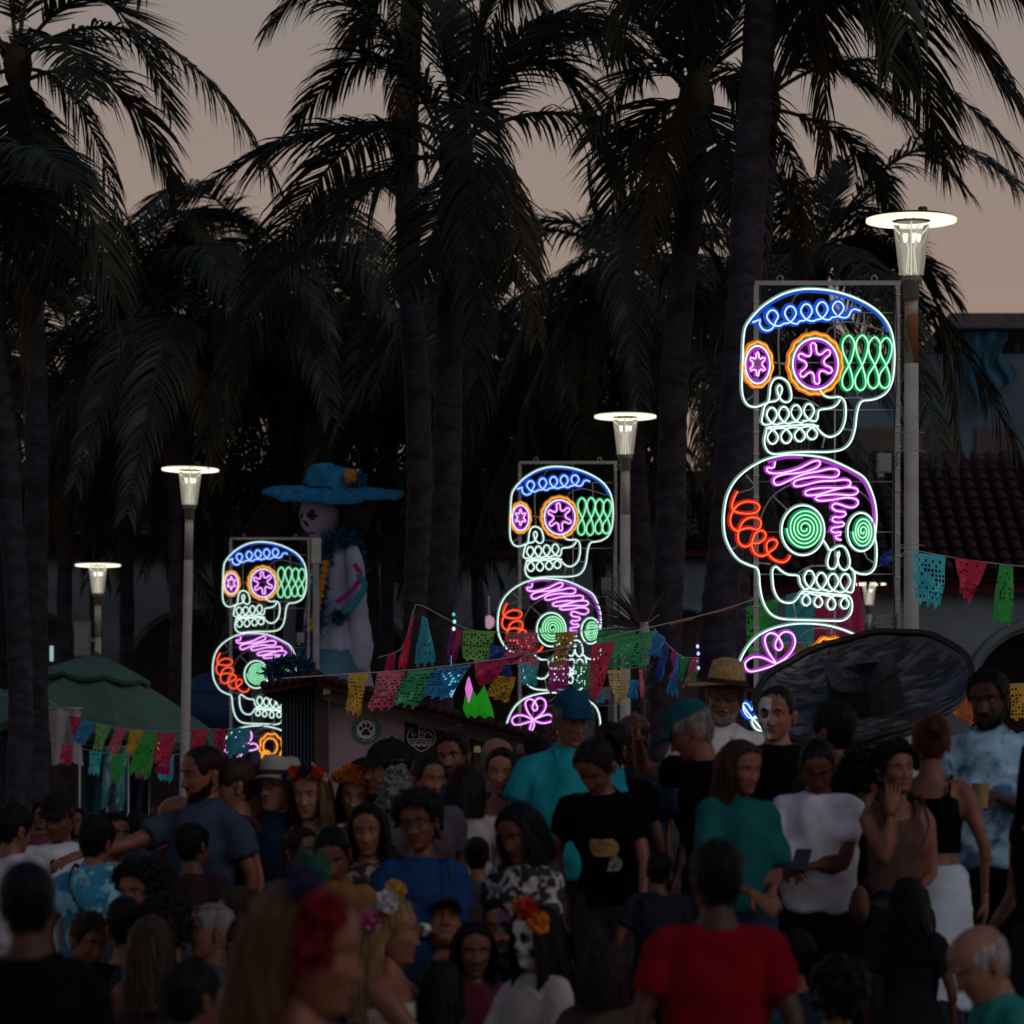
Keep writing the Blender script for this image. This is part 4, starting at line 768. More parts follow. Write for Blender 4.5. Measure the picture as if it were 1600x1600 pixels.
# blue draped layer over the lower skirt front
u = np.linspace(PI*.95, PI*1.85, 26); rows = []
for k, (y, r) in enumerate(((1016, .44), (1040, .52), (1068, .60), (1100, .62), (1200, .64))):
    c = P_(515, y); rows.append(np.stack([c[0]+r*1.04*np.cos(u)*(1+.05*np.sin(u*11+k)), c[1]+r*.9*np.sin(u), np.full(26, c[2])], 1))
MB().grid(np.array(rows)).build('overskirt', M_tulle, t)
# sleeve and arm (viewer right)
b = MB(); b.tube(resample([P_(545, 850, -.05), P_(556, 890, -.2), P_(560, 960, -.25), P_(566, 1010, -.2), P_(560, 1050, -.15)], n=16), np.array([.09, .12, .13, .14, .14, .13, .15, .14, .16, .15, .17, .16, .18, .17, .16, .12]), 16); b.build('sleeve', M_dress, t)
for nm, m, pts, r in (('magenta_ribbon', mat('magenta_ribbon', (.36, .02, .20), .7), [(556, 885), (566, 905), (548, 930), (528, 945)], .035), ('blue_ribbon', mat('blue_ribbon', (.02, .28, .38), .7), [(562, 900), (572, 920), (556, 948), (538, 962)], .045)):
    MB().tube(resample([P_(x, y, -.56) for x, y in pts], n=14), r, 8).build(nm, m, t)
def fluff(mb, path, r, count, g, l=.09, w=.03):
    Q = resample(path, n=60); V = []; Fc = []
    for k in range(count):
        p = Q[int(g.integers(0, 60))]; dv = unit(g.normal(0, 1, 3)+[0, -.3, -.2]); e = p+dv*r*g.uniform(.5, 1.2); s = unit(np.cross(dv, g.normal(0, 1, 3)))*w
        i = len(V); V += [p-s*.4, p+s*.4, p+dv*r*.6+s*.6, e, p+dv*r*.6-s*.6]; Fc.append((i, i+1, i+2, i+3, i+4))
    mb.add(V, Fc)
g = np.random.default_rng(5)
b = MB(); fluff(b, [P_(556, 850, .0), P_(535, 842, -.25), P_(516, 850, -.38), P_(506, 885, -.45), P_(500, 940, -.5), P_(492, 990, -.55), P_(484, 1025, -.6)], .20, 1500, g); fluff(b, [P_(556, 850, .0), P_(562, 870, .15), P_(565, 890, .2)], .15, 300, g); b.build('feather_boa', M_boa, t)
b = MB(); fluff(b, [P_(527, 962, -.45), P_(536, 966, -.45), P_(530, 972, -.4)], .12, 220, g); b.build('cuff_feathers', M_boa, t)
b = MB()
for k, p in enumerate(resample([P_(512, 885, -.62), P_(506, 920, -.66), P_(499, 955, -.7), P_(492, 985, -.74)], n=11)): b.ball(p, .055+.008*(k % 2), 8)
b.build('marigold_garland', M_gold, t)
# head: skull face turned to the left, black wig at right
hc = P_(500, 806)
b = MB(); nn = 30; th = np.linspace(.05, PI-.05, nn); ph = np.linspace(0, 2*PI, 40)
TH, PH = np.meshgrid(th, ph, indexing='ij')
X = np.sin(TH)*np.cos(PH); Y = np.sin(TH)*np.sin(PH); Z = np.cos(TH)
jaw = np.where(Z < 0, 1+.5*Z, 1.0); X2 = X*.31*jaw; Y2 = Y*.34*jaw; Z2 = Z*.40-.03
dirf = unit([-.75, -.66, 0]); sdv = np.array([dirf[1], -dirf[0], 0])
f = X*dirf[0]+Y*dirf[1]; sd = X*sdv[0]+Y*sdv[1]
def bumpf(cs_, cz_, w_, hgt, wz=None): return hgt*np.exp(-((sd-cs_)/w_)**2-((Z-cz_)/(wz or w_))**2)*(f > 0)
disp = bumpf(.36, .08, .2, -.06)+bumpf(-.36, .08, .2, -.06)+bumpf(0, -.16, .1, .05, .16)+bumpf(.42, -.3, .22, .02)+bumpf(-.42, -.3, .22, .02)+bumpf(0, -.55, .3, .03, .1)
X2 += X*disp; Y2 += Y*disp
eyes = ((np.hypot(np.abs(sd)-.37, (Z-.08)*1.05) < .235) & (f > 0)); mouth = (np.abs(sd) < .34) & (np.abs(Z+.52) < .045) & (f > 0); nose = (np.abs(sd) < .07) & (np.abs(Z+.2) < .1) & (f > 0); chk = (np.hypot(np.abs(sd)-.5, Z+.28) < .14) & (f > 0)
mi = np.where(eyes | nose, 1, np.where(mouth, 2, 0))[:-1, :-1].reshape(-1)
b.grid(np.stack([X2, Y2, Z2], 2)+hc, mi=list(map(int, mi))); b.build('skull_face', [M_mask, M_bhair, mat('crimson_paint', (.25, .03, .07), .7)], t)
b = MB(); b.ball(P_(552, 800, .10), (.26, .36, .42), 18); b.ball(P_(566, 786, .15), (.2, .3, .32), 14); b.ball(P_(540, 775, -.08), (.24, .30, .24), 14); b.ball(P_(478, 782, .22), (.22, .26, .3), 14); b.build('wig', M_bhair, t)
b = MB(); b.tube([P_(520, 832, .05), P_(522, 848, .05)], .13, 12); b.build('neck', M_mask, t)
# hat: tilted wide brim with crown
b = MB(); nr, na = 9, 60; A = np.linspace(0, 2*PI, na+1); rows = []; rows2 = []
for k in range(nr):
    fr = .28+.72*k/(nr-1); rx = 1.04*fr; ry = .9*fr
    z = .02+.055*np.cos(A*2+.3)*(fr-.3)-.13*fr**2+.02*np.sin(A*7+k)*fr+.012*np.sin(A*17)*fr
    rows.append(np.stack([rx*np.cos(A), ry*np.sin(A), z], 1))
b.grid(np.array(rows)); R2 = np.array(rows); R2[..., 2] -= .05; b.grid(R2[:, ::-1]); e = np.array([rows[-1], R2[-1]]); b.grid(e)
rows = []
for z, r in ((0, .44), (.09, .43), (.20, .39), (.27, .32), (.30, .15), (.305, .01)): rows.append(np.stack([r*np.cos(A)*(1+.04*np.sin(A*5+z*9)), r*.95*np.sin(A), z+.03*np.cos(A)*(-1)+.015*np.sin(A*6)+0*A], 1))
b.grid(np.array(rows)[:, ::-1])
hp = P_(520, 760, .02); hat = b.build('hat', M_hatblue, t, loc=tuple(hp), rot=(R(8), R(1.5), 0))
g = np.random.default_rng(8); b = MB(); fluff(b, [np.array([.28, -.30, .14]), np.array([.42, -.2, .12]), np.array([.36, -.25, .2])], .14, 200, g); b.build('hat_feathers', M_hatblue, hat)
b = MB()
for k in range(14): v = unit(g.normal(0, 1, 3)); b.ball(np.array([.27, -.40, .17])+v*.05*[1, .5, 1.3], (.05, .04, .06), 8)
b.build('hat_flower', M_gold, hat)

o_ = at(455, 1045, 30.6); t2 = thing('feather_garland', 'dark blue feather bundle lying on the kiosk roof corner below the left skull', 'garland', tuple(o_))
g = np.random.default_rng(15); b = MB(); fluff(b, [at(418, 1050, 30.6)-o_, at(440, 1035, 30.6)-o_, at(462, 1034, 30.6)-o_, at(484, 1044, 30.6)-o_, at(470, 1056, 30.6)-o_, at(436, 1056, 30.6)-o_], .09, 900, g, w=.016); b.build('feathers', M_boa, t2)
# ------------------------------------------------------------ green market parasol
UD = 49.5; us = UD/F
ax, az = at(150, 1034, UD)[0], at(150, 1034, UD)[2]
t = thing('market_parasol', 'large dark green market parasol tilted to the right', 'parasol', (ax, UD, PLAZA))
M_canv = mat('green_canvas', (.065, .14, .105), .8, var=.15, nscale=3, bump=.2, bscale=10); M_canvd = mat('green_canvas_valance', (.03, .065, .055), .8)
H = az-PLAZA; nseg = 8; tilt = Matrix.Rotation(R(5), 3, 'Y')
rim = []
for k in range(nseg):
    a0 = 2*PI*k/nseg+.30; a1 = 2*PI*(k+1)/nseg+.30; rows = []
    for f in np.linspace(.04, 1, 9):
        row = []
        for q in np.linspace(0, 1, 7):
            a = a0+(a1-a0)*q; rr = 1.80*f*(math.cos(PI/nseg)/math.cos((q-.5)*2*PI/nseg)*1.0); rr *= 1-.035*f*math.sin(q*PI)
            sag = -.86*f**1.3-.13*math.sin(q*PI)*f
            v = tilt@Vector((rr*math.cos(a), rr*math.sin(a), sag)); row.append((v.x, v.y, v.z+H))
        rows.append(row)
    V = np.array(rows); b = MB(); b.grid(V); V2 = V.copy(); V2[..., 2] -= .012; b.grid(V2[:, ::-1]); b.build('canopy_panel', M_canv, t)
    ed = V[-1]; lo = ed.copy(); lo[:, 2] -= .10; lo[:, :2] *= .995; MB().grid(np.array([ed, lo])).build('valance', M_canvd, t)
    MB().tube(V[:, 0]+[0, 0, -.02], .012, 6).build('rib', M_metal, t)
b = MB(); b.tube([[0, 0, .0], [.02, 0, H-.05]], .028, 10); b.lathe([(.3, 0), (.3, .05), (.05, .08)], 16); b.build('pole', M_metal, t)
b = MB(); b.lathe([(.10, -.06), (.07, 0), (.02, .04)], 12, c=(0, 0, H+.09)); b.build('finial', M_canvd, t)
for k in range(nseg):                                   # small vent tier over the main canopy
    a0 = 2*PI*k/nseg+.30; a1 = 2*PI*(k+1)/nseg+.30
    V = np.array([[tuple(tilt@Vector((.72*f*math.cos(a0+(a1-a0)*q), .72*f*math.sin(a0+(a1-a0)*q), .09-.27*f**1.3-.05*math.sin(q*PI)*f))) for q in np.linspace(0, 1, 6)] for f in np.linspace(.05, 1, 5)])+[0, 0, H]
    MB().grid(V).build('vent_panel', M_canv, t); ed = V[-1]; lo = ed.copy(); lo[:, 2] -= .05; MB().grid(np.array([ed, lo])).build('vent_valance', M_canvd, t)
t = thing('market_parasol', 'second green parasol showing only its edge at the far left', 'parasol', (at(-90, 0, 52)[0], 52, PLAZA))
zt = at(0, 1040, 52)[2]-PLAZA
b = MB(); A = np.linspace(0, 2*PI, 25); b.grid(np.array([np.stack([r*np.cos(A), r*np.sin(A), zt+.1-.55*(r/1.0)**1.3+0*A], 1) for r in (.03, .3, .6, .85, 1.0)])[:, ::-1]); b.build('canopy', M_canv, t)
MB().tube([[0, 0, 0], [0, 0, zt+.1]], .03, 8).build('pole', M_metal, t)
# dark blue dome tent glimpsed behind the left sign
t = thing('dome_canopy', 'dark blue rounded canopy behind the lamp beside the leftmost sign', 'canopy', (at(335, 0, 57)[0], 57, PLAZA))
zt = at(0, 1085, 57)[2]-PLAZA; a = np.linspace(0, PI/2, 10)
b = MB(); b.lathe([(max(.02, .46*math.sin(q)), zt+.33*math.cos(q)) for q in a][::-1], 24); b.lathe([(.47, zt-.5), (.47, zt)], 24); b.build('shell', mat('navy_canopy', (.012, .045, .11), .7), t)
for q in range(4): MB().tube([[.42*math.cos(q*PI/2+.7), .42*math.sin(q*PI/2+.7), 0], [.42*math.cos(q*PI/2+.7), .42*math.sin(q*PI/2+.7), zt-.4]], .02, 6).build('leg', M_metal, t)

# hanging cloths of the market stall at left
def cloth(label, px0, px1, py0, py1, d, m, seed, skew=0, pole=None):
    g = np.random.default_rng(seed); r0 = at(px0, py1, d); r0[2] = PLAZA; t = thing('hanging_cloth', label, 'cloth', tuple(r0))
    u, v = np.meshgrid(np.linspace(0, 1, 20), np.linspace(0, 1, 18)); A, B = at(px0, py0, d), at(px1, py1, d)
    X = A[0]+(B[0]-A[0])*u+skew*v*(B[0]-A[0]); Z = A[2]+(B[2]-A[2])*(v+.05*np.sin(u*7+seed)*v); Y = d+.08*np.sin(u*11+seed+v*2)*(.3+v)
    MB().grid(np.stack([X, Y, Z], 2)-r0).build('sheet', m, t)
    b = MB(); b.tube([[A[0]-r0[0]-.05, 0, A[2]-PLAZA+.01], [B[0]-r0[0]+.05, 0, A[2]-PLAZA+.01]], .012, 6); b.tube([[B[0]-r0[0], .03, 0], [B[0]-r0[0], .03, A[2]-PLAZA+.03]], .014, 6); b.build('rail', M_metal, t)
M_tie = mat('teal_tie_dye', (.03, .22, .26), .85, var=.3, nscale=3, color2=(.28, .46, .48), c2scale=5)
cloth('pale grey cloth hanging on a pole under the parasol', 76, 124, 1108, 1192, 47, mat('grey_cloth', (.34, .33, .36), .85), 1, .1)
cloth('teal and white tie dyed cloth hanging left of the slim lamp', 162, 200, 1168, 1262, 48, M_tie, 2, -.1)
cloth('dark teal cloth behind the tie dyed one', 128, 166, 1165, 1290, 49, mat('dark_teal_cloth', (.015, .09, .12), .85, var=.4), 3)
cloth('long slanting teal cloth at the far left stall', 200, 232, 1200, 1290, 50, mat('deep_blue_cloth', (.02, .05, .10), .85), 4)

# market stall with table and goods, blurred behind the left crowd
t = thing('market_table', 'long red covered stall table behind the left crowd', 'table', (at(150, 0, 46)[0], 46, PLAZA))
b = MB(); b.box((0, .3, .86), (1.1, .4, .02)); flatbuild(b, 'table_top', M_brown, t)
u, v = np.meshgrid(np.linspace(0, 1, 40), np.linspace(0, 1, 6)); MB().grid(np.stack([-1.12+2.24*u, -.12+.03*np.sin(u*40), .89-.7*v], 2)).build('table_cloth', mat('red_cloth', (.22, .015, .02), .85), t)
for sx in (-1, 1):
    for sy in (0, .6): MB().tube([[sx*1.0, sy, 0], [sx*1.0, sy, .85]], .02, 6).build('leg', M_metal, t)
for k in range(7):
    p = np.array([at(150, 0, 46)[0]-.9+.3*k, 46.2, PLAZA+.88]); c = [(.45, .12, .3), (.5, .3, .05), (.1, .3, .4), (.5, .45, .4)][k % 4]
    o = MB().lathe([(.05, 0), (.07, .06), (.045, .16), (.02, .2), (.03, .23)], 12).build('souvenir_vase', mat('vase%d' % (k % 4), c, .4), None, loc=tuple(p))
    tag(o, ['magenta', 'amber', 'blue', 'cream'][k % 4]+' souvenir vase, number %s on the stall table from the left' % ['one', 'two', 'three', 'four', 'five', 'six', 'seven'][k], 'vase', 'souvenirs on the stall table')

# ------------------------------------------------------------ giant painted sombrero on its stand
SD = 23.5; t = thing('giant_sombrero', 'giant black painted sombrero tilted towards the camera above the crowd', 'sombrero', tuple(at(1354, 1100, SD)))
M_somb = mat('painted_black_felt', (.024, .024, .027), .32, var=.6, nscale=7, bump=.9, bscale=14, spec=.6, color2=(.13, .125, .13), c2scale=5.5, c2pos=(.46, .66), stretch=(1, 2.5, 1))
M_sombd = mat('black_felt_crown', (.010, .010, .012), .55, var=.5, nscale=8, bump=.9, bscale=9, spec=.5)
A = np.linspace(0, 2*PI, 73); rows = []
for f in (.26, .4, .55, .7, .82, .9, .96, 1.0, 1.02, 1.0):
    i = len(rows); up = .10*max(0, (f-.6)/.4)**2
    if i == 8: up += .02
    if i == 9: up -= .035
    rows.append(np.stack([f*.655*np.cos(A), f*.655*np.sin(A), up+.012*np.sin(A*3+f*5)+.006*np.sin(A*11)*f], 1))
b = MB(); b.grid(np.array(rows)[:, ::-1]); V2 = np.array(rows[:8]); V2[..., 2] -= .03; b.grid(V2)
rot = (R(56), R(0), 0); eul = Matrix.Rotation(R(-13), 3, 'Y')@Matrix.Rotation(R(29), 3, 'X')
br = b.build('brim', M_somb, t); br.rotation_euler = eul.to_euler()
e_ = rows[8][:-1]; MB().tube(e_, .022, 8, closed=True).build('brim_edge', M_sombd, br)
b = MB(); K = 16; A2 = np.linspace(0, 2*PI, K+1); g = np.random.default_rng(3)
rows = [np.stack([r*np.cos(A2), r*.82*np.sin(A2), z+0*A2], 1) for r, z in ((.235, -.02), (.226, .10), (.218, .19))]
top = np.stack([.215*np.cos(A2), .18*np.sin(A2), .22+.07*np.cos(A2*2+.5)+.03*np.sin(A2*3)], 1); rows.append(top)
rows.append(np.stack([.13*np.cos(A2), .11*np.sin(A2), .165+.03*np.cos(A2*2)], 1)); rows.append(np.stack([.01*np.cos(A2), .01*np.sin(A2), .12+0*A2], 1))
b.grid(np.array(rows)[:, ::-1]); cr = flatbuild(b, 'crown', M_sombd, t); cr.rotation_euler = eul.to_euler()
hz = at(0, 1075, SD)[2]-PLAZA
b = MB(); b.tube([[0, .06, -.05], [0, .16, -.3], [0, .18, -hz]], [.06, .05, .05], 10); b.lathe([(.3, -hz), (.3, -hz+.04), (.06, -hz+.06)], 20, c=(0, .18, 0)); b.build('stand', M_lampdark, t)

# ------------------------------------------------------------ dry spiky palm bundle tied at the middle lamp
t = thing('dry_palm_bundle', 'bundle of dry dark palm leaves tied near the middle skull', 'palm leaves', tuple(at(1005, 985, 28)))
g = np.random.default_rng(4); b = MB(); V = []; Fc = []
for k in range(46):
    a = R(g.normal(128, 24)); l = g.uniform(.22, .52); dv = np.array([math.cos(a), g.uniform(-.3, .3), math.sin(a)]); s = unit([dv[2], 0, -dv[0]])*g.uniform(.004, .011); i = len(V)
    e = dv*l+[0, 0, -.25*l*l]; V += [s*.5, -s*.5, dv*l*.5-s, e, dv*l*.5+s]; Fc.append((i, i+1, i+2, i+3, i+4))
b.add(V, Fc); b.build('dry_leaf', mat('dry_dark_leaf', (.035, .028, .028), .6, var=.5), t)
b = MB(); b.tube([[.0, .01, .06], [.02, .01, -.10], [.01, .02, -.32]], [.035, .045, .02], 8); b.build('stem', mat('pale_fibre', (.30, .27, .22), .8, var=.5, nscale=20), t)
MB().tube([[.0, .05, -at(0, 985, 28)[2]+PLAZA], [0, .05, .05]], .018, 8).build('stake', M_brown, t)
# ------------------------------------------------------------ people
TMP = bpy.data.scenes.new('scratch')
def remesh(mb, vox=.016, it=4):
    me = mb.mesh('tmp', [M_black]); ob = bpy.data.objects.new('tmp', me); TMP.collection.objects.link(ob)
    md = ob.modifiers.new('r', 'REMESH'); md.mode = 'VOXEL'; md.voxel_size = vox; md.adaptivity = 0
    if it:
        ms = ob.modifiers.new('s', 'SMOOTH'); ms.factor = .5; ms.iterations = it
    vl = TMP.view_layers[0]; vl.update(); ev = ob.evaluated_get(vl.depsgraph); m2 = ev.to_mesh()
    n = len(m2.vertices); V = np.empty(n*3); m2.vertices.foreach_get('co', V); NV = np.empty(n*3); m2.vertices.foreach_get('normal', NV)
    Fc = [tuple(p.vertices) for p in m2.polygons]
    ev.to_mesh_clear(); bpy.data.objects.remove(ob); bpy.data.meshes.remove(me)
    return V.reshape(-1, 3), NV.reshape(-1, 3), Fc
def wrinkle(V, NV, amp, seed):
    g = np.random.default_rng(seed); o = np.zeros(len(V))
    for k in range(7):
        f = g.normal(0, 1, 3)*[16, 16, 9]*(.6+.25*k); o += np.sin(V@f+g.uniform(0, 6)+1.5*np.sin(V@(f[[1, 2, 0]]*.4)))/(1+.35*k)
    for k in range(4):
        f = g.normal(0, 1, 3)*[11, 11, 15]; o += .9*(1-2*np.abs(np.sin(V@f+g.uniform(0, 6)+1.2*np.sin(V@(f[[2, 0, 1]]*.5)))))
    o = np.clip(o, -2.0, 3)+1.5
    return V+NV*(o*amp/2.2)[:, None]
def rx(a): c, s = math.cos(a), math.sin(a); return np.array([[1, 0, 0], [0, c, -s], [0, s, c]])
def ry(a): c, s = math.cos(a), math.sin(a); return np.array([[c, 0, s], [0, 1, 0], [-s, 0, c]])
def rz(a): c, s = math.cos(a), math.sin(a); return np.array([[c, -s, 0], [s, c, 0], [0, 0, 1]])

# head surface: z measured from eye level
HZ = np.array([-.118, -.112, -.10, -.08, -.06, -.03, 0, .03, .06, .085, .103, .113, .118])
HW = np.array([.012, .030, .043, .053, .060, .067, .071, .0745, .0735, .063, .044, .025, .004])
HF = np.array([-.052, -.070, -.083, -.084, -.086, -.087, -.086, -.092, -.088, -.072, -.048, -.022, .008])
HB = np.array([-.02, -.006, .012, .040, .062, .080, .092, .099, .099, .086, .064, .044, .016])
def HS(phi, z, off=0.0, fem=False):
    """point on the head; phi = 0 in front (-Y), positive towards +X"""
    phi, z = np.broadcast_arrays(np.asarray(phi, float), np.asarray(z, float))
    w = np.interp(z, HZ, HW)*np.where(fem, np.interp(z, [-.118, -.085, -.03, .02], [.80, .88, .96, 1.0]), 1.0); f = np.interp(z, HZ, HF); bk = np.interp(z, HZ, HB); yc = .25*f+.75*np.minimum(bk, .02)*.5
    c, s = np.cos(phi), np.sin(phi)
    x = w*np.sign(s)*np.abs(s)**.88; y = np.where(c > 0, yc+(f-yc)*np.abs(c)**.82, yc+(bk-yc)*np.abs(c)**.9)
    fr = (c > .15)
    ax = np.abs(x)
    nt_ = np.clip((.022-z)/.060, 0, 1); nose = -(.005+.024*nt_**1.2)*np.exp(-(x/(.0085+.0075*nt_))**2)*np.where(z > .022, np.exp(-((z-.022)/.008)**2), np.where(z < -.040, np.exp(-((z+.040)/.006)**2), 1))
    sock = .0125*np.exp(-((ax-.031)/.016)**2-((z-.004)/.012)**2)
    brow = -.006*np.exp(-((ax-.028)/.022)**2-((z-.024)/.008)**2)
    lip = -.0055*np.exp(-(x/.022)**2-((z+.057)/.0055)**2)-.0058*np.exp(-(x/.020)**2-((z+.070)/.006)**2)+.003*np.exp(-(x/.026)**2-((z+.0635)/.0022)**2)
    chk = -.005*np.exp(-((ax-.043)/.018)**2-((z+.028)/.02)**2); chin = -.006*np.exp(-(x/.018)**2-((z+.099)/.010)**2)
    groove = .004*np.exp(-((ax-.031-.2*(-.045-z))/.006)**2-((z+.05)/.018)**2)
    wing = -.006*np.exp(-((ax-.0145)/.006)**2-((z+.036)/.008)**2)
    if fem: nose, brow, chin, groove, wing, sock, lip, chk = nose*.74, brow*.25, chin*.6, groove*.4, wing*.6, sock*.78, lip*1.15, chk*1.2
    y = y+np.where(fr, nose+sock+brow+lip+chk+chin+groove+wing, 0)
    P = np.stack([x, y, z+0*x], -1)
    if np.any(off):
        c0 = np.array([0, .008, .015]); d = P-c0; d = d/np.maximum(np.linalg.norm(d, axis=-1, keepdims=True), 1e-6); P = P+d*np.asarray(off)[..., None]
    return P
U_ = np.linspace(-PI, PI, 57); PHI = U_-.45*np.sin(U_)
ZR = np.concatenate([np.linspace(-.118, -.09, 7), np.linspace(-.086, .03, 34), np.linspace(.036, .118, 14)])
def head_geo(fem, paint=None):
    PH, ZZ = np.meshgrid(PHI, ZR); V = HS(PH, ZZ, 0.0, fem)
    C = (V[:-1, :-1]+V[1:, 1:])/2; X, Y, Z = C[..., 0], C[..., 1], C[..., 2]; fr = Y < -.045; ax = np.abs(X)
    mi = np.zeros(X.shape, int); mi[fr & (ax < .025-.25*np.abs(Z+.064)) & (np.abs(Z+.064) < .0105)] = 1
    if paint:
        side = np.ones(X.shape, bool) if paint == 'full' else (X > -.002 if paint == 'halfR' else X < .002)
        face = (Y < -.02) & (Z < .075)
        mi[face & side] = 5
        blk = (np.hypot((ax-.031)/1.0, (Z-.006)*1.0) < .021) | ((ax < .012) & (np.abs(Z+.036) < .014)) | ((np.abs(Z+.0635) < .0025) & (ax < .05)) | ((np.abs(Z+.064) < .011) & (ax < .042) & (np.mod(ax, .010) < .0035)) | ((ax > .042) & (np.abs(Z+.055) < .017))
        mi[face & side & blk] = 6
    b = MB(); b.grid(V, mi=list(map(int, mi.reshape(-1))))
    for s in (-1, 1):
        b.ball((s*.031, -.0690, .003), (.0125, .0120, .0075), 10, 2); b.ball((s*.031, -.0785, .003), (.0056, .0033, .0055), 8, 3)
        b.ball((s*.031, -.0695, .0085), (.0165, .0130, .0072), 10, 6 if paint == 'full' else 0); b.ball((s*.031, -.0690, -.0045), (.0150, .0118, .0050), 10, 6 if paint == 'full' else 0)
        P = HS(np.linspace(.20, .58, 7)*s, np.array([.022, .0255, .028, .0285, .027, .0245, .021]), .0015, fem); b.tube(P, np.array([.0022, .0034, .0036, .0034, .003, .0024, .0012])*(.62 if fem else 1), 6, 4)
        # ear
        e = np.array([s*.074, .014, -.012]); b.ball(e, (.010, .018, .030), 10, 0); b.ball(e+[s*.006, .004, .012], (.008, .016, .017), 8, 0); b.ball(e+[s*.002, -.004, -.024], (.007, .009, .010), 8, 0)
    return b

def hair_z0(phi, front=.074, back=-.082, side=-.012):
    a = np.abs(np.degrees(phi)); return np.interp(a, [0, 30, 46, 60, 70, 82, 96, 112, 150, 180], [front, front-.006, front-.022, .034, .006, side, .014, -.03, back*.9, back])+.0045*np.sin(np.asarray(phi)*19)+.004*np.sin(np.asarray(phi)*31+1.3)+.003*np.sin(np.asarray(phi)*53+.4)
def tufts(b, n, l, seed, front=.082, back=-.082, off=.012, width=.006):
    g = np.random.default_rng(seed+900)
    for k in range(n):
        ph = g.uniform(-PI, PI); z0 = float(hair_z0(ph, front, back)); v = g.uniform(.0, .9)**1.3; z = z0+(.112-z0)*v; s = np.linspace(0, 1, 5); dirz = -g.uniform(.2, 1.0) if abs(ph) > 1.0 else g.uniform(-.5, .3)
        P_h = ph+s*g.uniform(-.25, .25)+(np.sign(ph)*s*.25 if abs(ph) < 2.6 else 0); Zh = np.clip(z+dirz*l*s*g.uniform(.6, 1.1), -.11, .117); Q = HS(P_h, Zh, off+.004*s+g.uniform(-.003, .005)); w = np.array([math.cos(ph), math.sin(ph), .3*g.normal()])*width*g.uniform(.5, 1.1)*.5; wd = (1-.8*s*s)[:, None]
        b.grid(np.stack([Q-w*wd, Q+w*wd], 1))
    return b
def hair_shell(thick, front=.082, back=-.082, side=-.012, seed=0, rough=.004, top=1.0):
    g = np.random.default_rng(seed); na, nv = 65, 20; U = np.linspace(-PI, PI, na); v = np.linspace(0, 1, nv)
    PH, VV = np.meshgrid(U, v); z0 = hair_z0(PH, front, back, side); Z = z0+(.118-z0)*VV
    off = thick*np.clip(VV*5, 0, 1)**.6*(1+(top-1)*VV)-.002*(VV == 0)
    nz = np.zeros_like(off)
    for k in range(6): f = g.normal(0, 1, 2)*[6+4*k, 7+3*k]; nz += np.sin(np.cos(PH)*f[0]+np.sin(PH)*f[0]*.8+Z*40*f[1]*.2+g.uniform(0, 6))
    off = off+rough*nz/2.4*np.clip(VV*6, 0, 1)+rough*.5*np.sin(PH*41+Z*60)*np.clip(VV*6, 0, 1)
    return MB().grid(HS(PH, Z, np.maximum(off, -.003)))
def hair_ring(seed):
    g = np.random.default_rng(seed); PH, VV = np.meshgrid(np.linspace(R(72), R(288), 49), np.linspace(0, 1, 12)); pc = np.where(PH > PI, PH-2*PI, PH)
    z0 = hair_z0(pc, back=-.07); zt = .050+.012*np.cos(PH*7)*.4+.004*np.sin(PH*29); e = np.clip(np.minimum(PH-R(72), R(288)-PH)/.35, 0, 1)
    b = MB().grid(HS(PH, z0+(zt-z0)*VV, .0095*np.sin(VV*PI)**.5*e**.5+.0015*np.sin(PH*37+VV*9)*np.sin(VV*PI)-.0015))
    for k in range(260):
        ph = g.uniform(R(76), R(284)); s = np.linspace(0, 1, 5); p2 = ph-2*PI if ph > PI else ph; za = float(hair_z0(p2, back=-.07)); z = g.uniform(za, .052); Q = HS(ph+s*g.uniform(-.2, .2), np.maximum(z-s*g.uniform(.01, .035), za-.012), .007+.004*s); w = np.array([math.cos(ph), math.sin(ph), 0])*.0022; wd = (1-.8*s*s)[:, None]; b.grid(np.stack([Q-w*wd, Q+w*wd], 1))
    return b
def strand_sheet(b, L, seed, phi0=62, n=210, wave=.006, spread=.0, backw=.112, width=.013, mi=0):
    """long hair falling from the crown"""
    g = np.random.default_rng(seed)
    U = np.linspace(R(phi0), 2*PI-R(phi0), 34); v = np.linspace(0, 1, 14); PH, VV = np.meshgrid(U, v); P0 = HS(PH, .055+0*PH, .012)
    def curtain(PH, VV, Ln, off):
        st = HS(PH, .055+0*PH, .012+off); dz = VV*(Ln+.05)
        rr = 1+.10*np.sin(np.minimum(VV*3.0, 1.0)*PI*.5)+spread*VV
        x = st[..., 0]*rr; y = st[..., 1]*rr+.018*np.minimum(VV*2, 1)*(np.cos(PH) < 0); return np.stack([x, y, st[..., 2]-dz], -1)
    V = curtain(PH, VV, L*.93, 0.0); V[..., 0] += wave*np.sin(V[..., 2]*30+PH*6); b.grid(V, mi)
    V2 = V*[.93, .93, 1]; b.grid(V2[:, ::-1], mi)
    for k in range(n):
        ph = g.uniform(R(phi0-6), 2*PI-R(phi0-6)); l = L*g.uniform(.78, 1.08); s = np.linspace(0, 1, 9); Q = curtain(np.full(9, ph), s, l, g.uniform(.0, .008))
        w = wave*g.uniform(.6, 2.0); f = g.uniform(18, 34); p = g.uniform(0, 6); Q = Q+np.stack([w*np.sin(Q[:, 2]*f+p)*s, w*np.cos(Q[:, 2]*f+p)*s, 0*s], 1)
        T = np.array([math.cos(ph), math.sin(ph), 0])*width*g.uniform(.5, 1.0); wd = (1-.85*s**3)[:, None]
        b.grid(np.stack([Q-T*wd*.5, Q+T*wd*.5], 1), mi)
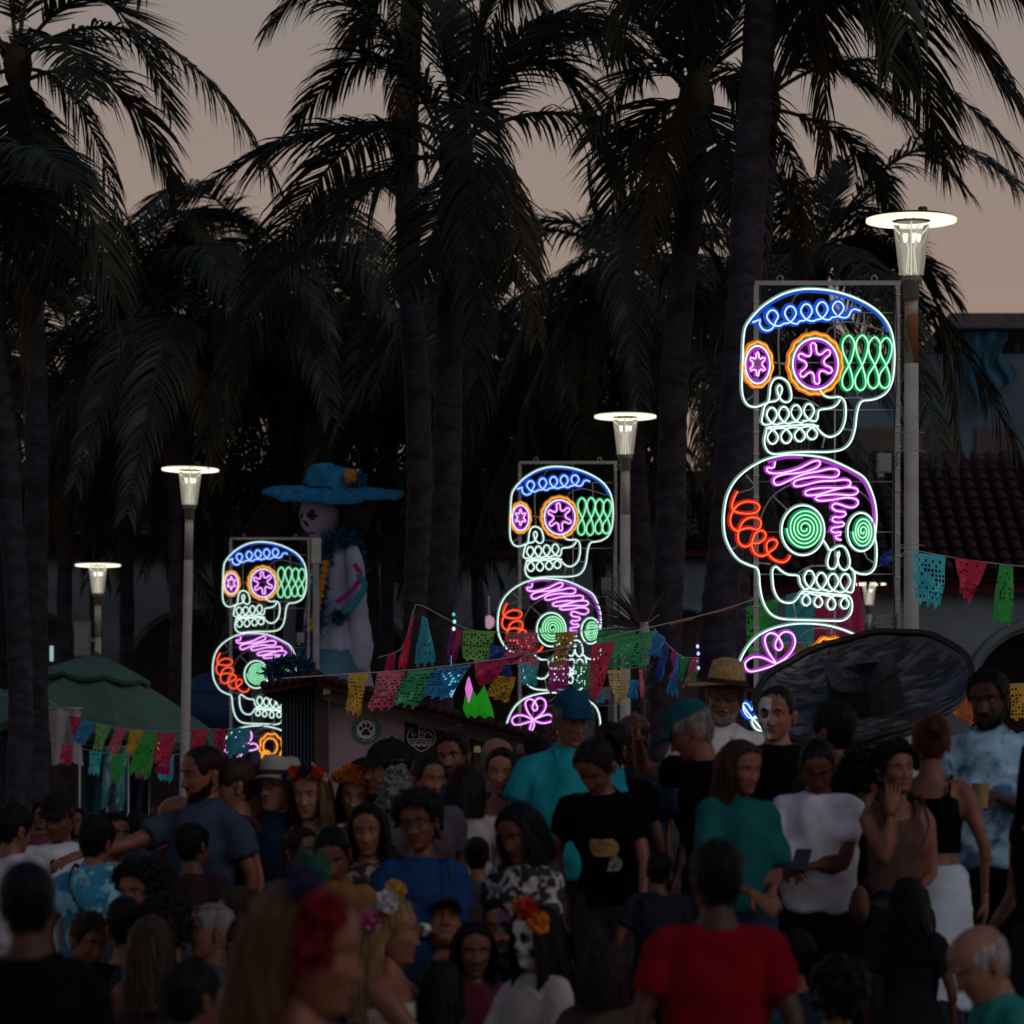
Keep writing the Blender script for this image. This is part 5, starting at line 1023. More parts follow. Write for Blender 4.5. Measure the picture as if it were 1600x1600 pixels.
def puff(b, c, r, n, seed, mi=0, flat=.8):
    g = np.random.default_rng(seed); V = []; Fc = []
    b.ball(c, r*.62, 8, mi)
    for k in range(n):
        z = 1-2*(k+.5)/n; a = k*2.39996; q = math.sqrt(1-z*z); dv = np.array([q*math.cos(a), q*math.sin(a), z]); s = unit(np.cross(dv, g.normal(0, 1, 3)))*r*.30; u = np.cross(dv, s)
        p = np.asarray(c)+dv*r*.5; e = np.asarray(c)+dv*r*g.uniform(.9, 1.1)+u*g.uniform(-.5, .5); i = len(V); V += [p-s*.4, p+s*.4, e+s-dv*r*.1, e+dv*r*.05, e-s-dv*r*.1]; Fc.append((i, i+1, i+2, i+3, i+4))
    b.add(V, Fc, mi)
def hand(b, W, d, n, sg, curl=.5, mi=0):
    u = unit(d); n = unit(np.asarray(n)-u*np.dot(n, u)); s = np.cross(u, n)*sg
    b.tube([W-u*.03, W, W+u*.03, W+u*.065, W+u*.092], [(.024, .019), (.026, .018), (.036, .017), (.041, .015), (.038, .012)], 12, mi, up=s)
    for i, (l, sp) in enumerate(((.070, .06), (.078, .02), (.073, -.03), (.057, -.09))):
        p = W+u*.086+s*(.029-.0193*i); dr = unit(u+s*sp); pts = [p-dr*.012, p]; a = 0
        for j, (fr_, bend) in enumerate(((.44, .35), (.32, .85), (.24, .6))):
            a += curl*bend; q = dr*math.cos(a)+n*math.sin(a); p = p+q*l*fr_; pts.append(p)
        b.tube(pts, [.0092, .0092, .0085, .0078, .0055], 7, mi)
    p = W+u*.022+s*.028; d1 = unit(u*.62+s*.70+n*(.25+.3*curl)); d2 = unit(u*.85+s*.35+n*(.3+.5*curl)); b.tube([p-d1*.01, p+d1*.018, p+d1*.040, p+d1*.040+d2*.030], [.012, .0115, .0098, .007], 7, mi)

SKIN = dict(light=(.27, .122, .078), tan=(.20, .078, .046), brown=(.120, .044, .027), dark=(.055, .021, .015), pale=(.40, .24, .18))
HAIR = dict(black=(.004, .0035, .004), dark=(.010, .006, .005), brown=(.034, .018, .011), auburn=(.065, .020, .009), blonde=(.22, .135, .058), grey=(.16, .155, .155), white=(.30, .29, .29), dblonde=(.11, .062, .028))
def skinmat(k): return mat('skin_'+k, SKIN[k], .5, var=.2, nscale=16, bump=.15, bscale=70, spec=.3)
def hairmat(k): return mat('hair_'+k, HAIR[k], .48, var=.5, nscale=60, stretch=(1, 1, .12), bump=.5, bscale=90, spec=.12)
M_lips = mat('lips', (.30, .075, .070), .45); M_eyew = mat('eye_white', (.34, .32, .31), .3); M_iris = mat('iris', (.015, .010, .008), .2)
M_pw = mat('white_face_paint', (.55, .55, .57), .6, var=.15, nscale=30); M_pd = mat('dark_blue_face_paint', (.05, .05, .085), .6, var=.3, nscale=30); M_pb = mat('black_face_paint', (.015, .014, .018), .6)
M_lens = mat('dark_lens', (.008, .008, .010), .12, spec=.6); M_gfr = mat('glasses_frame', (.02, .02, .022), .4)
PRESET = dict(down=(.245, -.03, .87), fold=(.02, -.26, 1.10), phone=(.07, -.30, 1.12), chin=(.05, -.13, 1.40), hip=(.27, .01, 1.0), fwd=(.16, -.42, 1.10), belly=(.05, -.24, 1.0), lap=(.12, -.33, 1.0), back=(.20, .12, .92), front=(.17, -.25, .88))
NPEOPLE = [0]; REPORT = []
def person(label, px, top, s, yaw=0, sit=None, lean=0, bend=0, hyaw=0, hpitch=0, htilt=0, arms=('down', 'down'), curl=.45, fem=False, fat=1.0, skin='tan', hair=('short', 'dark'), shirt=('tee', (.1, .1, .1)),
           pants=('trousers', (.02, .02, .03)), hat=None, paint=None, extra=(), flowers=None, group=None, child=False, capz=0.0, g=None):
    NPEOPLE[0] += 1; sd = NPEOPLE[0]; rg = np.random.default_rng(sd)
    if s < 480: s = s*.88
    d = F/s; gz = ground(d, (px-800)/s) if g is None else g
    hs = 1.22 if child else 1.07                                  # relative head size
    yawr, leanr, bendr = R(yaw), R(lean), R(bend)
    SH = .172 if not fem else .152
    base = np.array([0, 0, .93]); dz = 0.0 if sit is None else -.48
    RL = ry(bendr)@rx(leanr)
    def SP(p):
        p = np.asarray(p, float)
        if p[2] <= .95: q = p.copy()
        else: q = base+RL@(p-base)
        return q+[0, 0, dz]
    if hyaw == 0: hyaw = rg.uniform(-20, 20)
    if htilt == 0: htilt = rg.uniform(-7, 7)
    if hpitch == 0: hpitch = rg.uniform(-3, 9)
    hvar = np.array([rg.uniform(.93, 1.05), 1.0, rg.uniform(.96, 1.05)])
    # head
    RH = rz(R(hyaw))@ry(R(htilt))@rx(R(hpitch)+leanr*.45)
    piv = SP((0, .012, 1.530)); eye0 = np.array([0, -.002, .072])
    HT = lambda V: (np.asarray(V)*hs*hvar-np.array([0, .012, -.055]))@RH.T+piv+RH@np.array([0, .0, .012])
    topl = HT(HS(np.array([0.0]), np.array([.118])))[0]; hpts = HT(HS(np.linspace(-PI, PI, 9), np.full(9, .08), 0)); topz = max(topl[2], hpts[:, 2].max())+.012
    ztop = CZ+(HOR-top)/s
    seat = 0.0
    if sit is None: k = (ztop-gz)/topz
    else: k = (ztop-gz)/topz
    hcen = HT(np.array([[0, 0, .01]]))[0]; RY = rz(yawr); hx = RY@hcen
    loc = ((px-800)/s-k*hx[0], d-k*hx[1], gz)
    REPORT.append((label[:34], round(k*1.72, 2), round(d, 1), 'sit' if sit is not None else ''))
    # arms: IK in body space
    joints = {}
    for sg, a in ((-1, arms[0]), (1, arms[1])):
        Sh = SP((sg*SH, 0, 1.375)); W = PRESET[a] if isinstance(a, str) else a
        cross = isinstance(a, str) and a in ('fold',)
        W = np.array([sg*W[0] if isinstance(a, str) else W[0], W[1], W[2]])
        if isinstance(a, str): W = SP(W) if W[2] > .95 or sit is not None else W
        else: W = W+[0, 0, dz]
        v = W-Sh; L1, L2 = .285, .255; D = min(np.linalg.norm(v), L1+L2-.005); v = unit(v); W = Sh+v*D
        ca = (L1*L1+D*D-L2*L2)/(2*L1*D); h = L1*math.sqrt(max(0, 1-ca*ca)); hint = np.array([sg*.55, .55, -.65]); hint = unit(hint-v*hint.dot(v)); E = Sh+v*L1*ca+hint*h
        joints[sg] = (Sh, E, W)
    b = MB()
    if fem: T = [(.80, .07, .07, 0), (.86, .150, .115, .005), (.94, .172, .125, .01), (1.04, .128*fat, .100*fat, 0), (1.14, .122*fat, .098*fat, 0), (1.25, .140, .122, -.012), (1.33, .142, .100, .0), (1.385, .122, .080, .005), (1.425, .080, .062, .01), (1.45, .058, .055, .01), (1.47, .050, .052, .01)]
    else: T = [(.80, .07, .07, 0), (.86, .145, .11, 0), (.94, .160, .118, 0), (1.04, .146*fat, .108*fat, -.01*(fat-1)*8), (1.14, .148*fat, .110*fat, -.012*(fat-1)*8), (1.26, .168, .118, 0), (1.34, .168, .108, 0), (1.39, .140, .088, .005), (1.43, .095, .070, .01), (1.455, .066, .062, .01), (1.475, .056, .057, .012)]
    pts = [SP((0, t[3], t[0])) for t in T]; b.tube(pts, [(t[1], t[2]) for t in T], 20, up=(1, 0, 0))
    nk = .050 if fem else .057
    b.tube([SP((0, .015, 1.43)), SP((0, .012, 1.50)), HT([[0, .012, -.05]])[0]], [nk*1.15, nk, nk*.97], 14)
    for sg in (-1, 1):
        Sh, E, W = joints[sg]; q = .86 if fem else 1.0
        b.tube(resample([SP((sg*SH*.55, 0, 1.385)), Sh, (Sh+E)/2, E, (E+W)/2, W], n=13), np.interp(np.linspace(0, 1, 13), [0, .2, .45, .6, .75, 1], [.05*q, .055*q, .044*q, .038*q, .036*q, .024*q]), 12)
        if sit is None: J = [(sg*.085, 0, .90), (sg*.095, -.01, .70), (sg*.10, -.015, .49), (sg*.105, .01, .30), (sg*.105, .025, .08)]
        else: J = [(sg*.085, 0, .44), (sg*.11, -.20, .46), (sg*.13, -.40, .46), (sg*.13, -.39, .27), (sg*.125, -.37, .08)]
        b.tube(resample(J, n=15), np.interp(np.linspace(0, 1, 15), [0, .25, .5, .66, 1], [.095, .085, .056, .056, .036]), 12)
        joints[sg] += (J,)
    V, NV, Fc = remesh(b, .0215, 4)
    body = MB(); body.add(V, Fc, 0)
    for sg in (-1, 1):
        Sh, E, W, J = joints[sg]; dv = unit(W-E); a = arms[0 if sg < 0 else 1]
        nrm = np.array([-sg*1.0, 0, 0]) if (isinstance(a, str) and a in ('down', 'hip', 'back')) else np.array([0, .6, -.4])
        if a == 'chin' or (not isinstance(a, str) and W[2] > 1.3): nrm = np.array([0, 1.0, .2])
        hand(body, W, unit(dv+np.array([0, 0, -.15])), nrm, sg, curl if not (isinstance(a, str) and a in ('phone', 'fold', 'chin')) else .8)
    hb = head_geo(fem, paint); body.add(HT(np.vstack(hb.v)), hb.f, hb.m)
    hm = hairmat(hair[1]); sm = skinmat(skin)
    sk_ = SKIN[skin]; lp = mat('lips_'+skin+('_f' if fem else ''), (sk_[0]*.80, sk_[1]*(.52 if fem else .66), sk_[2]*(.58 if fem else .72)), .45); me = body.mesh('person', [sm, lp, M_eyew, M_iris, hm, M_pd if paint == 'halfR' else M_pw, M_pb])
    o = link('person', me, None, loc, (0, 0, yawr), k); tag(o, label, 'person', group or 'people in the crowd')
    addh = lambda mb, name, m: (setattr(mb, 'v', [HT(np.vstack(mb.v))]), mb.build(name, m, o))[1]
    # hair
    st = hair[0]; hb = None
    if st == 'short': hb = tufts(hair_shell(.010, seed=sd, rough=.0035), 460, .05, sd, off=.010, width=.0045)
    elif st == 'fade': hb = tufts(hair_shell(.006, seed=sd, rough=.002, top=2.8, front=.084), 200, .03, sd, front=.088, back=.0, off=.012)
    elif st == 'crop': hb = hair_shell(.004, seed=sd, rough=.0012, front=.088)
    elif st == 'bald': hb = hair_ring(sd)
    elif st == 'curly':
        hb = hair_shell(.020, seed=sd, rough=.008, front=.078, back=-.10)
        for q in range(240):
            ph = rg.uniform(-PI, PI); z0 = float(hair_z0(np.array(ph), .080, -.10)); z = rg.uniform(z0, .112); c = HS(np.array([ph]), np.array([z]), .026)[0]; hb.ball(c+rg.normal(0, .004, 3), rg.uniform(.008, .016), 6)
    elif st in ('long', 'wavy', 'longback'):
        hb = tufts(hair_shell(.011, seed=sd, rough=.003, front=.092), 160, .06, sd, front=.092, off=.011); strand_sheet(hb, .36 if st in ('long', 'longback') else .34, sd, phi0=104 if st == 'longback' else 66, wave=.016 if st == 'wavy' else .006, spread=.18 if st == 'wavy' else .05)
    elif st == 'bob': hb = tufts(hair_shell(.012, seed=sd, rough=.003, front=.088), 160, .06, sd, front=.088, off=.012); strand_sheet(hb, .17, sd, wave=.007, n=170, phi0=70, spread=.08)
    elif st == 'bun': hb = tufts(hair_shell(.007, seed=sd, rough=.002, front=.088), 120, .05, sd, front=.088, off=.006); hb.ball((0, .115, .055), (.042, .036, .040), 12); [hb.tube(resample([(0.03*math.cos(q), .09, .05+.03*math.sin(q)), (.05*math.cos(q+1), .12, .055+.045*math.sin(q+1)), (.02*math.cos(q+2), .15, .055+.02*math.sin(q+2))], n=7), .006, 5) for q in np.linspace(0, 6, 14)]
    elif st == 'pony':
        hb = tufts(hair_shell(.009, seed=sd, rough=.0025, front=.086), 160, .06, sd, front=.086, off=.008); hb.ball((0, .105, .075), .024, 10)
        for q in range(46): e = rg.normal(0, .02, 3); hb.tube(resample([(0, .105, .078), (e[0]*.6, .15, .07+e[2]*.5), (e[0]*1.2, .165, -.02), (e[0]*1.5, .15+e[1], -.12+e[2])], n=7), [.009, .009, .008, .007, .006, .004, .002], 5)
    if hb is not None:
        if hat:
            Vh = np.vstack(hb.v); hb.f = [f for f in hb.f if max(Vh[i][2] for i in f) < .056]; hb.m = [0]*len(hb.f)
        if hb.f: addh(hb, 'hair', hm)
    # shirt
    def sect(z): 
        A = np.array(T); return [np.interp(z, A[:, 0], A[:, q]) for q in (1, 2, 3)]
    def torso(b, z0, z1, infl, hemflare=.0, n=10):
        zs = np.linspace(z0, z1, n); P = []; rr = []
        for z in zs:
            a, c, y = sect(max(z, .86)); f = max(0, (1.02-z)/.2)*hemflare; P.append(SP((0, y, z))); rr.append((max(a, .13 if z < 1.3 else a)+infl+f, max(c, .105 if z < 1.3 else c)+infl+f*.8))
        b.tube(P, rr, 22, up=(1, 0, 0))
    def sleeve(b, sg, frac, r0, r1, full=False):
        Sh, E, W, J = joints[sg]; P = [SP((sg*SH*.45, 0, 1.392)), Sh+[0, 0, .002]]
        if full: P += [(Sh+E)/2, E, (E+W)/2, W-unit(W-E)*.02]
        else: P += [Sh+(E-Sh)*frac*.5, Sh+(E-Sh)*frac]
        Q = resample(P, n=12); b.tube(Q, np.interp(np.linspace(0, 1, 12), [0, .3, 1], [.048, r0-.006, r1]), 14)
    kind, col = shirt[0], shirt[1]; fm = shirt[2] if len(shirt) > 2 else fabric(col)
    b = MB()
    if kind in ('tee', 'shirt', 'jacket', 'blouse'):
        hem = .86 if kind != 'blouse' else .90
        torso(b, hem, 1.445, .016 if kind != 'shirt' else .022, .02)
        for sg in (-1, 1): sleeve(b, sg, .62 if kind != 'blouse' else .85, .066, .068 if kind == 'tee' else .075, kind == 'jacket') if kind != 'jacket' else sleeve(b, sg, 1, .066, .042, True)
        if kind == 'shirt': b.tube([SP((0, .012, 1.43)), SP((0, .010, 1.485))], [(.075, .068), (.066, .062)], 16)
    elif kind in ('tank', 'strapless', 'crop'):
        torso(b, .88 if kind != 'crop' else 1.08, 1.345 if kind != 'strapless' else 1.315, .010)
        if kind != 'strapless':
            for sg in (-1, 1): b.tube(resample([SP((sg*.085, -.115, 1.31)), SP((sg*.095, -.075, 1.405)), SP((sg*.095, 0, 1.445)), SP((sg*.095, .08, 1.40)), SP((sg*.085, .10, 1.31))], n=12), (.014 if kind == 'crop' else .020), 8)
    Vs, Ns, Fs = remesh(b, .0185, 3); Vs = wrinkle(Vs, Ns, (.012 if s < 480 else .006) if kind not in ('tank', 'strapless', 'crop') else .003, sd)
    sh = MB().add(Vs, Fs).build({'tee': 't_shirt', 'shirt': 'shirt', 'jacket': 'jacket', 'blouse': 'blouse', 'tank': 'tank_top', 'strapless': 'strapless_top', 'crop': 'crop_top'}[kind], fm, o)
    if kind == 'shirt':
        bb = MB()
        for sg in (-1, 1):
            A = [SP((sg*.012, -.075, 1.43)), SP((sg*.075, -.045, 1.475)), SP((sg*.06, -.105, 1.40))]; bb.add(A+[p+[0, .004, 0] for p in A], [(0, 1, 2), (5, 4, 3)])
            bb.build('collar', fm, sh); bb = MB()
        for q in range(4): MB().ball(SP((0, -sect(1.36-.1*q)[1]-.026+sect(1.36-.1*q)[2], 1.36-.1*q)), .006, 6).build('button', fm, sh)
    # pants / skirt
    pk, pc = pants[0], pants[1]; pm = pants[2] if len(pants) > 2 else fabric(pc)
    b = MB(); zt = dz
    b.tube([SP((0, 0, .79)) if sit is None else np.array([0, -.03, .33]), np.array([0, .003, .88+dz]), np.array([0, 0, .99+dz]), SP((0, 0, 1.03))], [(.12, .11), (.172, .132), (.165, .125), (.155*max(1, fat*.95), .118*max(1, fat*.95))], 20, up=(1, 0, 0))
    if pk == 'skirt':
        if sit is None: b.tube([np.array([0, 0, z]) for z in (.99, .85, .60, .35)], [(.168, .128), (.19, .15), (.21, .18), (.23, .20)], 22, up=(1, 0, 0))
        else: b.tube([np.array([0, y, .46]) for y in (.05, -.2, -.45)], [(.19, .11), (.21, .10), (.21, .09)], 20, up=(1, 0, 0))
    else:
        for sg in (-1, 1):
            J = joints[sg][3]; Q = resample(J, n=15); Q = Q if pk == 'trousers' else Q[:9]
            b.tube(Q, np.interp(np.linspace(0, 1, 15), [0, .3, .55, 1], [.108, .100, .080, .070])[:len(Q)], 14)
    Vp, Np, Fp = remesh(b, .024, 3); Vp = wrinkle(Vp, Np, .006, sd+500); MB().add(Vp, Fp).build('skirt' if pk == 'skirt' else ('shorts' if pk == 'shorts' else 'trousers'), pm, o)
    for sg in (-1, 1):
        A = np.array(joints[sg][3][-1]); MB().tube([A+[0, .045, -.035], A+[0, 0, -.025], A+[0, -.08, -.042], A+[sg*.01, -.16, -.055], A+[sg*.01, -.185, -.06]], [(.03, .03), (.042, .045), (.045, .036), (.046, .024), (.03, .014)], 12, up=(1, 0, 0)).build('shoe', mat('shoe_dark', (.03, .028, .028), .6), o)
    if sit is not None:
        pass
    # extras
    if hat:
        hk, hc = hat; hmt = fabric(hc) if hk != 'straw' else mat('straw', hc, .8, var=.3, nscale=30, bump=.6, bscale=60)
        A = np.linspace(0, 2*PI, 41); ph = A-PI/2
        if hk == 'cap':
            rows = [HS(ph+PI/2, np.full(41, z), off) for z, off in ((.052, .008), (.075, .014), (.098, .018), (.113, .020), (.118, .021))]
            hb = MB().grid(np.array(rows)); hb.ball((0, .012, .142), .008, 6)
            ho = addh(hb, 'cap', hmt); pv = np.linspace(-1.05, 1.05, 15); B0 = HS(pv, np.full(15, .052), .007); B1 = B0.copy(); B1[:, 1] -= .078*np.cos(pv*1.3)**.7; B1[:, 2] -= .024+.012*(pv**2); Bm = (B0+B1)/2+[0, 0, .006]
            vb = MB().grid(np.array([B0, Bm, B1])); G = np.array([B0, Bm, B1])-[0, 0, .006]; vb.grid(G[:, ::-1]); vb.v = [HT(np.vstack(vb.v))]; vb.build('visor', hmt, ho)
        else:
            br, ch, slope = dict(straw=(.095, .10, .10), bucket=(.055, .085, .5), black=(.06, .09, .3))[hk]
            e0 = HS(A-PI, np.full(41, .050), .008); rows = []
            for q in np.linspace(0, 1, 6):
                dirv = e0*[1, 1, 0]; dirv = dirv/np.linalg.norm(dirv, axis=1, keepdims=True); rows.append(e0+dirv*br*q+[0, 0, 1]*np.stack([-(slope*br*q)+.012*np.sin(A*2+.7)*q]*1, 1)*1.0)
            rows = np.array(rows); hb = MB().grid(rows); G = rows-[0, 0, .005]; hb.grid(G[:, ::-1]); ho = addh(hb, 'hat_brim', hmt)
            cr = []
            for z, f in ((.050, 1.02), (.080, 1.03), (.110, .97), (.050+ch, .86), (.056+ch, .6), (.046+ch, .25), (.045+ch, .02)): p = e0*[f, f, 0]; cr.append(p+[0, 0, z]+np.stack([0*A, 0*A, .006*np.cos(2*A)*(z > .11)], 1))
            cb = MB().grid(np.array(cr)); cb.v = [HT(np.vstack(cb.v))]; cb.build('hat_crown', hmt, ho)
            p = e0*1.035; bd = MB().grid(np.array([p*[1, 1, 0]+[0, 0, .052], p*[1, 1, 0]+[0, 0, .074]])); bd.v = [HT(np.vstack(bd.v))]; bd.build('hat_band', fabric((.05, .03, .02)), ho)
    def specs(dzs, dy, lens, name, up=0.0):
        b = MB()
        for sg in (-1, 1):
            Pq = [(sg*(.031)+.021*math.cos(q), -.098+dy+.10*(.031+.021*math.cos(q)*sg-.02)**2, .002+dzs+.017*math.sin(q)) for q in np.linspace(0, 2*PI, 18, endpoint=False)]
            b.tube(Pq, .0022, 5, 1, closed=True); b.add(Pq, [tuple(range(18))], 0 if lens else 2)
            b.tube([(sg*.052, -.095+dy, .006+dzs), (sg*.074, -.06+dy, .008+dzs), (sg*.077, .01+dy, .004+dzs)], .0022, 5, 1)
        b.tube([(-.010, -.098+dy, .006+dzs), (.010, -.098+dy, .006+dzs)], .002, 5, 1)
        if not lens: b.f = [f for f in b.f if len(f) != 18]; b.m = [0]*len(b.f); b.v = b.v; 
        V = HT(np.vstack(b.v)); nb = MB(); nb.add(V, b.f, b.m if lens else 0); nb.build(name, [M_lens, M_gfr] if lens else M_gfr, o)
    for ex in extra:
        ek = ex if isinstance(ex, str) else ex[0]
        if ek == 'sunglasses': specs(0, 0, True, 'sunglasses')
        elif ek == 'glasses': specs(0, 0, False, 'glasses')
        elif ek == 'headglasses': specs(.088, .028, True, 'sunglasses')
        elif ek in ('beard', 'stubble'):
            pv, vv = np.meshgrid(np.linspace(-1.75, 1.75, 41), np.linspace(0, 1, 9)); zt_ = np.interp(np.abs(pv), [0, .30, .42, .9, 1.5, 1.75], [-.080, -.078, -.062, -.066, -.038, -.004])+.003*np.sin(pv*23)+.002*np.sin(pv*41); Z = -.114+(zt_+.114)*vv
            th = (.010 if ek == 'beard' else .003); mb_ = MB().grid(HS(pv, Z, th*np.sin(vv*PI)**.4-.001+.0015*np.sin(pv*37+Z*300))); pv, vv = np.meshgrid(np.linspace(-.36, .36, 15), np.linspace(0, 1, 4)); mb_.grid(HS(pv, -.054+.010*vv-.01*np.abs(pv), th*np.sin(vv*PI)-.0005)); addh(mb_, 'beard', hairmat(ex[1]) if not isinstance(ex, str) else hm)
        elif ek == 'mustache':
            pv, vv = np.meshgrid(np.linspace(-.42, .42, 17), np.linspace(0, 1, 5)); addh(MB().grid(HS(pv, -.058+.014*vv-.014*np.abs(pv), .008*np.sin(vv*PI)-.0005)), 'mustache', hairmat(ex[1]) if not isinstance(ex, str) else hm)
        elif ek == 'watch':
            sg = ex[1]; Sh, E, W, J = joints[sg]; dv = unit(W-E); c = W-dv*.035; b = MB(); b.tube([c-dv*.012, c+dv*.012], .032, 14); wo = b.build('watch_strap', mat('watch_strap', (.4, .4, .4), .4), o)
            s_ = unit(np.array([0, -1.0, .3])-dv*np.dot(dv, [0, -1.0, .3])); MB().tube([c+s_*.028, c+s_*.038], .019, 14).build('watch_face', mat('watch_face', (.5, .55, .55), .2), wo)
        elif ek == 'earring': addh(MB().ball((ex[1]*.079, .012, -.045), .011, 8), 'earring', mat('gold_earring', (.55, .38, .10), .3, metal=.8))
        elif ek == 'strap':   # shoulder strap with small bag
            col_, sg = ex[1], ex[2]; b = MB(); b.tube(resample([SP((sg*.12, -.10, 1.43)), SP((sg*.13, -.16, 1.3)), SP((sg*.02, -.19, 1.12)), SP((-sg*.16, -.15, .98))], n=16), [(.012, .004)]*16, 8); b.tube(resample([SP((sg*.12, -.10, 1.43)), SP((sg*.12, 0, 1.47)), SP((sg*.08, .13, 1.33)), SP((-sg*.12, .15, 1.05)), SP((-sg*.18, .05, .97))], n=16), [(.012, .004)]*16, 8); bo = b.build('bag_strap', fabric(col_), o)
            b = MB(); b.ball(SP((-sg*.20, -.10, .93)), (.045, .11, .10), 14); b.build('bag', fabric(col_), bo)
        elif ek == 'graphic':
            for q, (zc, hh, c) in enumerate(((1.22, .045, (.42, .28, .10)), (1.13, .04, (.36, .34, .30)))):
                a, c_, y = sect(zc); u, v = np.meshgrid(np.linspace(-.075, .075, 10), np.linspace(-hh, hh, 7)); X = u*(1-.3*np.abs(v/hh)**2); Y = y-(c_+.034)*np.sqrt(np.maximum(.05, 1-(X/(a+.03))**2)); G = np.stack([X+.03, Y, zc+v], 2); G = np.array([[SP(p) for p in r_] for r_ in G]); MB().grid(G).build('shirt_print', mat('print%d' % q, c, .8, var=.6, nscale=35), sh)
        elif ek == 'logo':
            a, c_, y = sect(1.28); u = np.linspace(.06, .11, 8); G = np.array([[SP((x, y-(c_+.024)*math.sqrt(1-(x/(a+.03))**2), z)) for x in u] for z in (1.288, 1.274)]); MB().grid(G).build('chest_print', fabric((.25, .05, .06)), sh)
        elif ek == 'hangglasses':
            a, c_, y = sect(1.36); b = MB(); c = SP((0, y-c_-.045, 1.36)); [b.ball(c+[0, 0, -.03+q*.052-.03], (.020, .006, .024), 10) for q in (0, 1)]; b.build('sunglasses', M_lens, o)
        elif ek == 'bald_shine': pass
    if flowers:
        ho = None
        for q, (c, phd, z, r) in enumerate(flowers):
            b = MB(); p = HS(np.array([R(phd)]), np.array([z]), .022+r*.45)[0]; puff(b, p, r, 46 if r > .03 else 26, q+sd); b.v = [HT(np.vstack(b.v))]
            fmx = mat('petal_%d_%d_%d' % tuple(int(x*99) for x in c), c, .8, var=.3, nscale=50, trans=.2)
            b.build('flower', fmx, o)
    return o, joints, k, HT
# ------------------------------------------------------------ the crowd
TEAL = (.016, .30, .35); WHITE = (.50, .50, .56); BLK = (.004, .004, .005); NAVY = (.016, .028, .055)
M_plaid = mat('blue_patterned_shirt', (.30, .52, .66), .85, var=.3, nscale=9, color2=(.06, .14, .24), c2scale=7, bump=.2)
M_floral = mat('black_white_floral', (.02, .02, .025), .85, color2=(.42, .40, .40), c2scale=16, c2pos=(.52, .60))
M_hawai = mat('blue_floral_shirt', (.02, .20, .33), .85, var=.4, color2=(.22, .48, .58), c2scale=11, c2pos=(.50, .60))
M_pattern = mat('black_cream_print', (.02, .018, .018), .85, color2=(.30, .24, .18), c2scale=22, c2pos=(.5, .58))
M_tiedress = mat('pale_blue_denim', (.48, .58, .68), .85, var=.2, nscale=5)
P = {}
def pp(key, *a, **k): P[key] = person(*a, **k); return P[key]
# --- right hand group, back to front
pp('strawhat', 'bearded man in straw hat and sunglasses behind the crowd at right', 1133, 1040, 335, yaw=-8, hpitch=2, skin='tan', hair=('short', 'grey'), hat=('straw', (.36, .24, .10)), shirt=('shirt', (.58, .60, .62)), extra=('sunglasses', ('beard', 'grey')))
pp('baldR', 'balding man half hidden behind the teal polo shirt', 990, 1112, 340, yaw=-30, skin='dark', hair=('bald', 'dark'), shirt=('tee', NAVY))
pp('darkhair1', 'dark haired person behind the teal polo man, only the hair showing', 955, 1128, 345, yaw=170, skin='brown', hair=('short', 'black'), shirt=('tee', BLK))
pp('teal', 'tall man in teal polo shirt and blue cap, centre right', 892, 1078, 360, yaw=4, fat=1.3, skin='tan', hair=('short', 'grey'), hat=('cap', (.007, .06, .11)), shirt=('shirt', TEAL), pants=('trousers', (.02, .02, .025)), arms=((-.30, -.14, .90), 'down'), extra=(('mustache', 'grey'), ('watch', -1)))
pp('halfface', 'man in black t-shirt with half his face painted as a skull', 1214, 1068, 358, yaw=-12, hyaw=-8, skin='light', hair=('crop', 'dark'), shirt=('tee', BLK), paint='halfL')
pp('fade', 'man with faded haircut seen from behind in front of the sombrero', 1302, 1096, 388, yaw=-140, skin='brown', hair=('fade', 'black'), shirt=('tee', (.03, .03, .035)))
pp('afro', 'person with dark curly hair behind the white t-shirt man', 1348, 1172, 392, yaw=150, skin='brown', hair=('curly', 'black'), shirt=('tee', BLK))
pp('plaid', 'tall man in blue patterned shirt holding a drink at right', 1545, 1042, 358, fat=1.25, yaw=-10, hyaw=-14, skin='dark', hair=('short', 'black'), shirt=('shirt', (.2, .3, .4), M_plaid), pants=('trousers', BLK), arms=((-.26, -.02, .84), (.02, -.30, 1.17)), extra=(('beard', 'black'),))
pp('bunwoman', 'woman with auburn hair seen from behind in black crop top and pale skirt', 1455, 1112, 392, yaw=168, fem=True, skin='tan', hair=('bun', 'auburn'), shirt=('crop', BLK), pants=('skirt', (.3, .38, .45), M_tiedress), arms=('down', (.28, .05, .86)))
pp('curlywoman', 'worried looking curly haired woman with hand raised to her chin', 1398, 1162, 402, yaw=6, hpitch=-4, fem=True, skin='tan', hair=('curly', 'black'), shirt=('tank', (.10, .06, .05)), arms=('chin', 'belly'), extra=(('strap', (.12, .06, .04), 1),))
pp('tealcap', 'man in teal cap and black t-shirt bowing left with hand lifted to his face', 1078, 1096, 392, yaw=-84, hpitch=24, lean=10, fat=1.1, skin='tan', hair=('short', 'grey'), hat=('cap', (.007, .075, .10)), shirt=('tee', BLK), pants=('trousers', (.03, .04, .06)), arms=((-.14, -.36, 1.56), 'down'), extra=())
pp('tealblouse', 'woman in dark teal blouse with sunglasses on her hair', 1157, 1156, 420, yaw=24, hyaw=12, hpitch=10, fem=True, fat=1.25, skin='tan', hair=('bob', 'brown'), shirt=('blouse', (.010, .10, .10)), pants=('trousers', (.02, .04, .08)), arms=('belly', 'belly'), extra=('headglasses', ('earring', -1)))
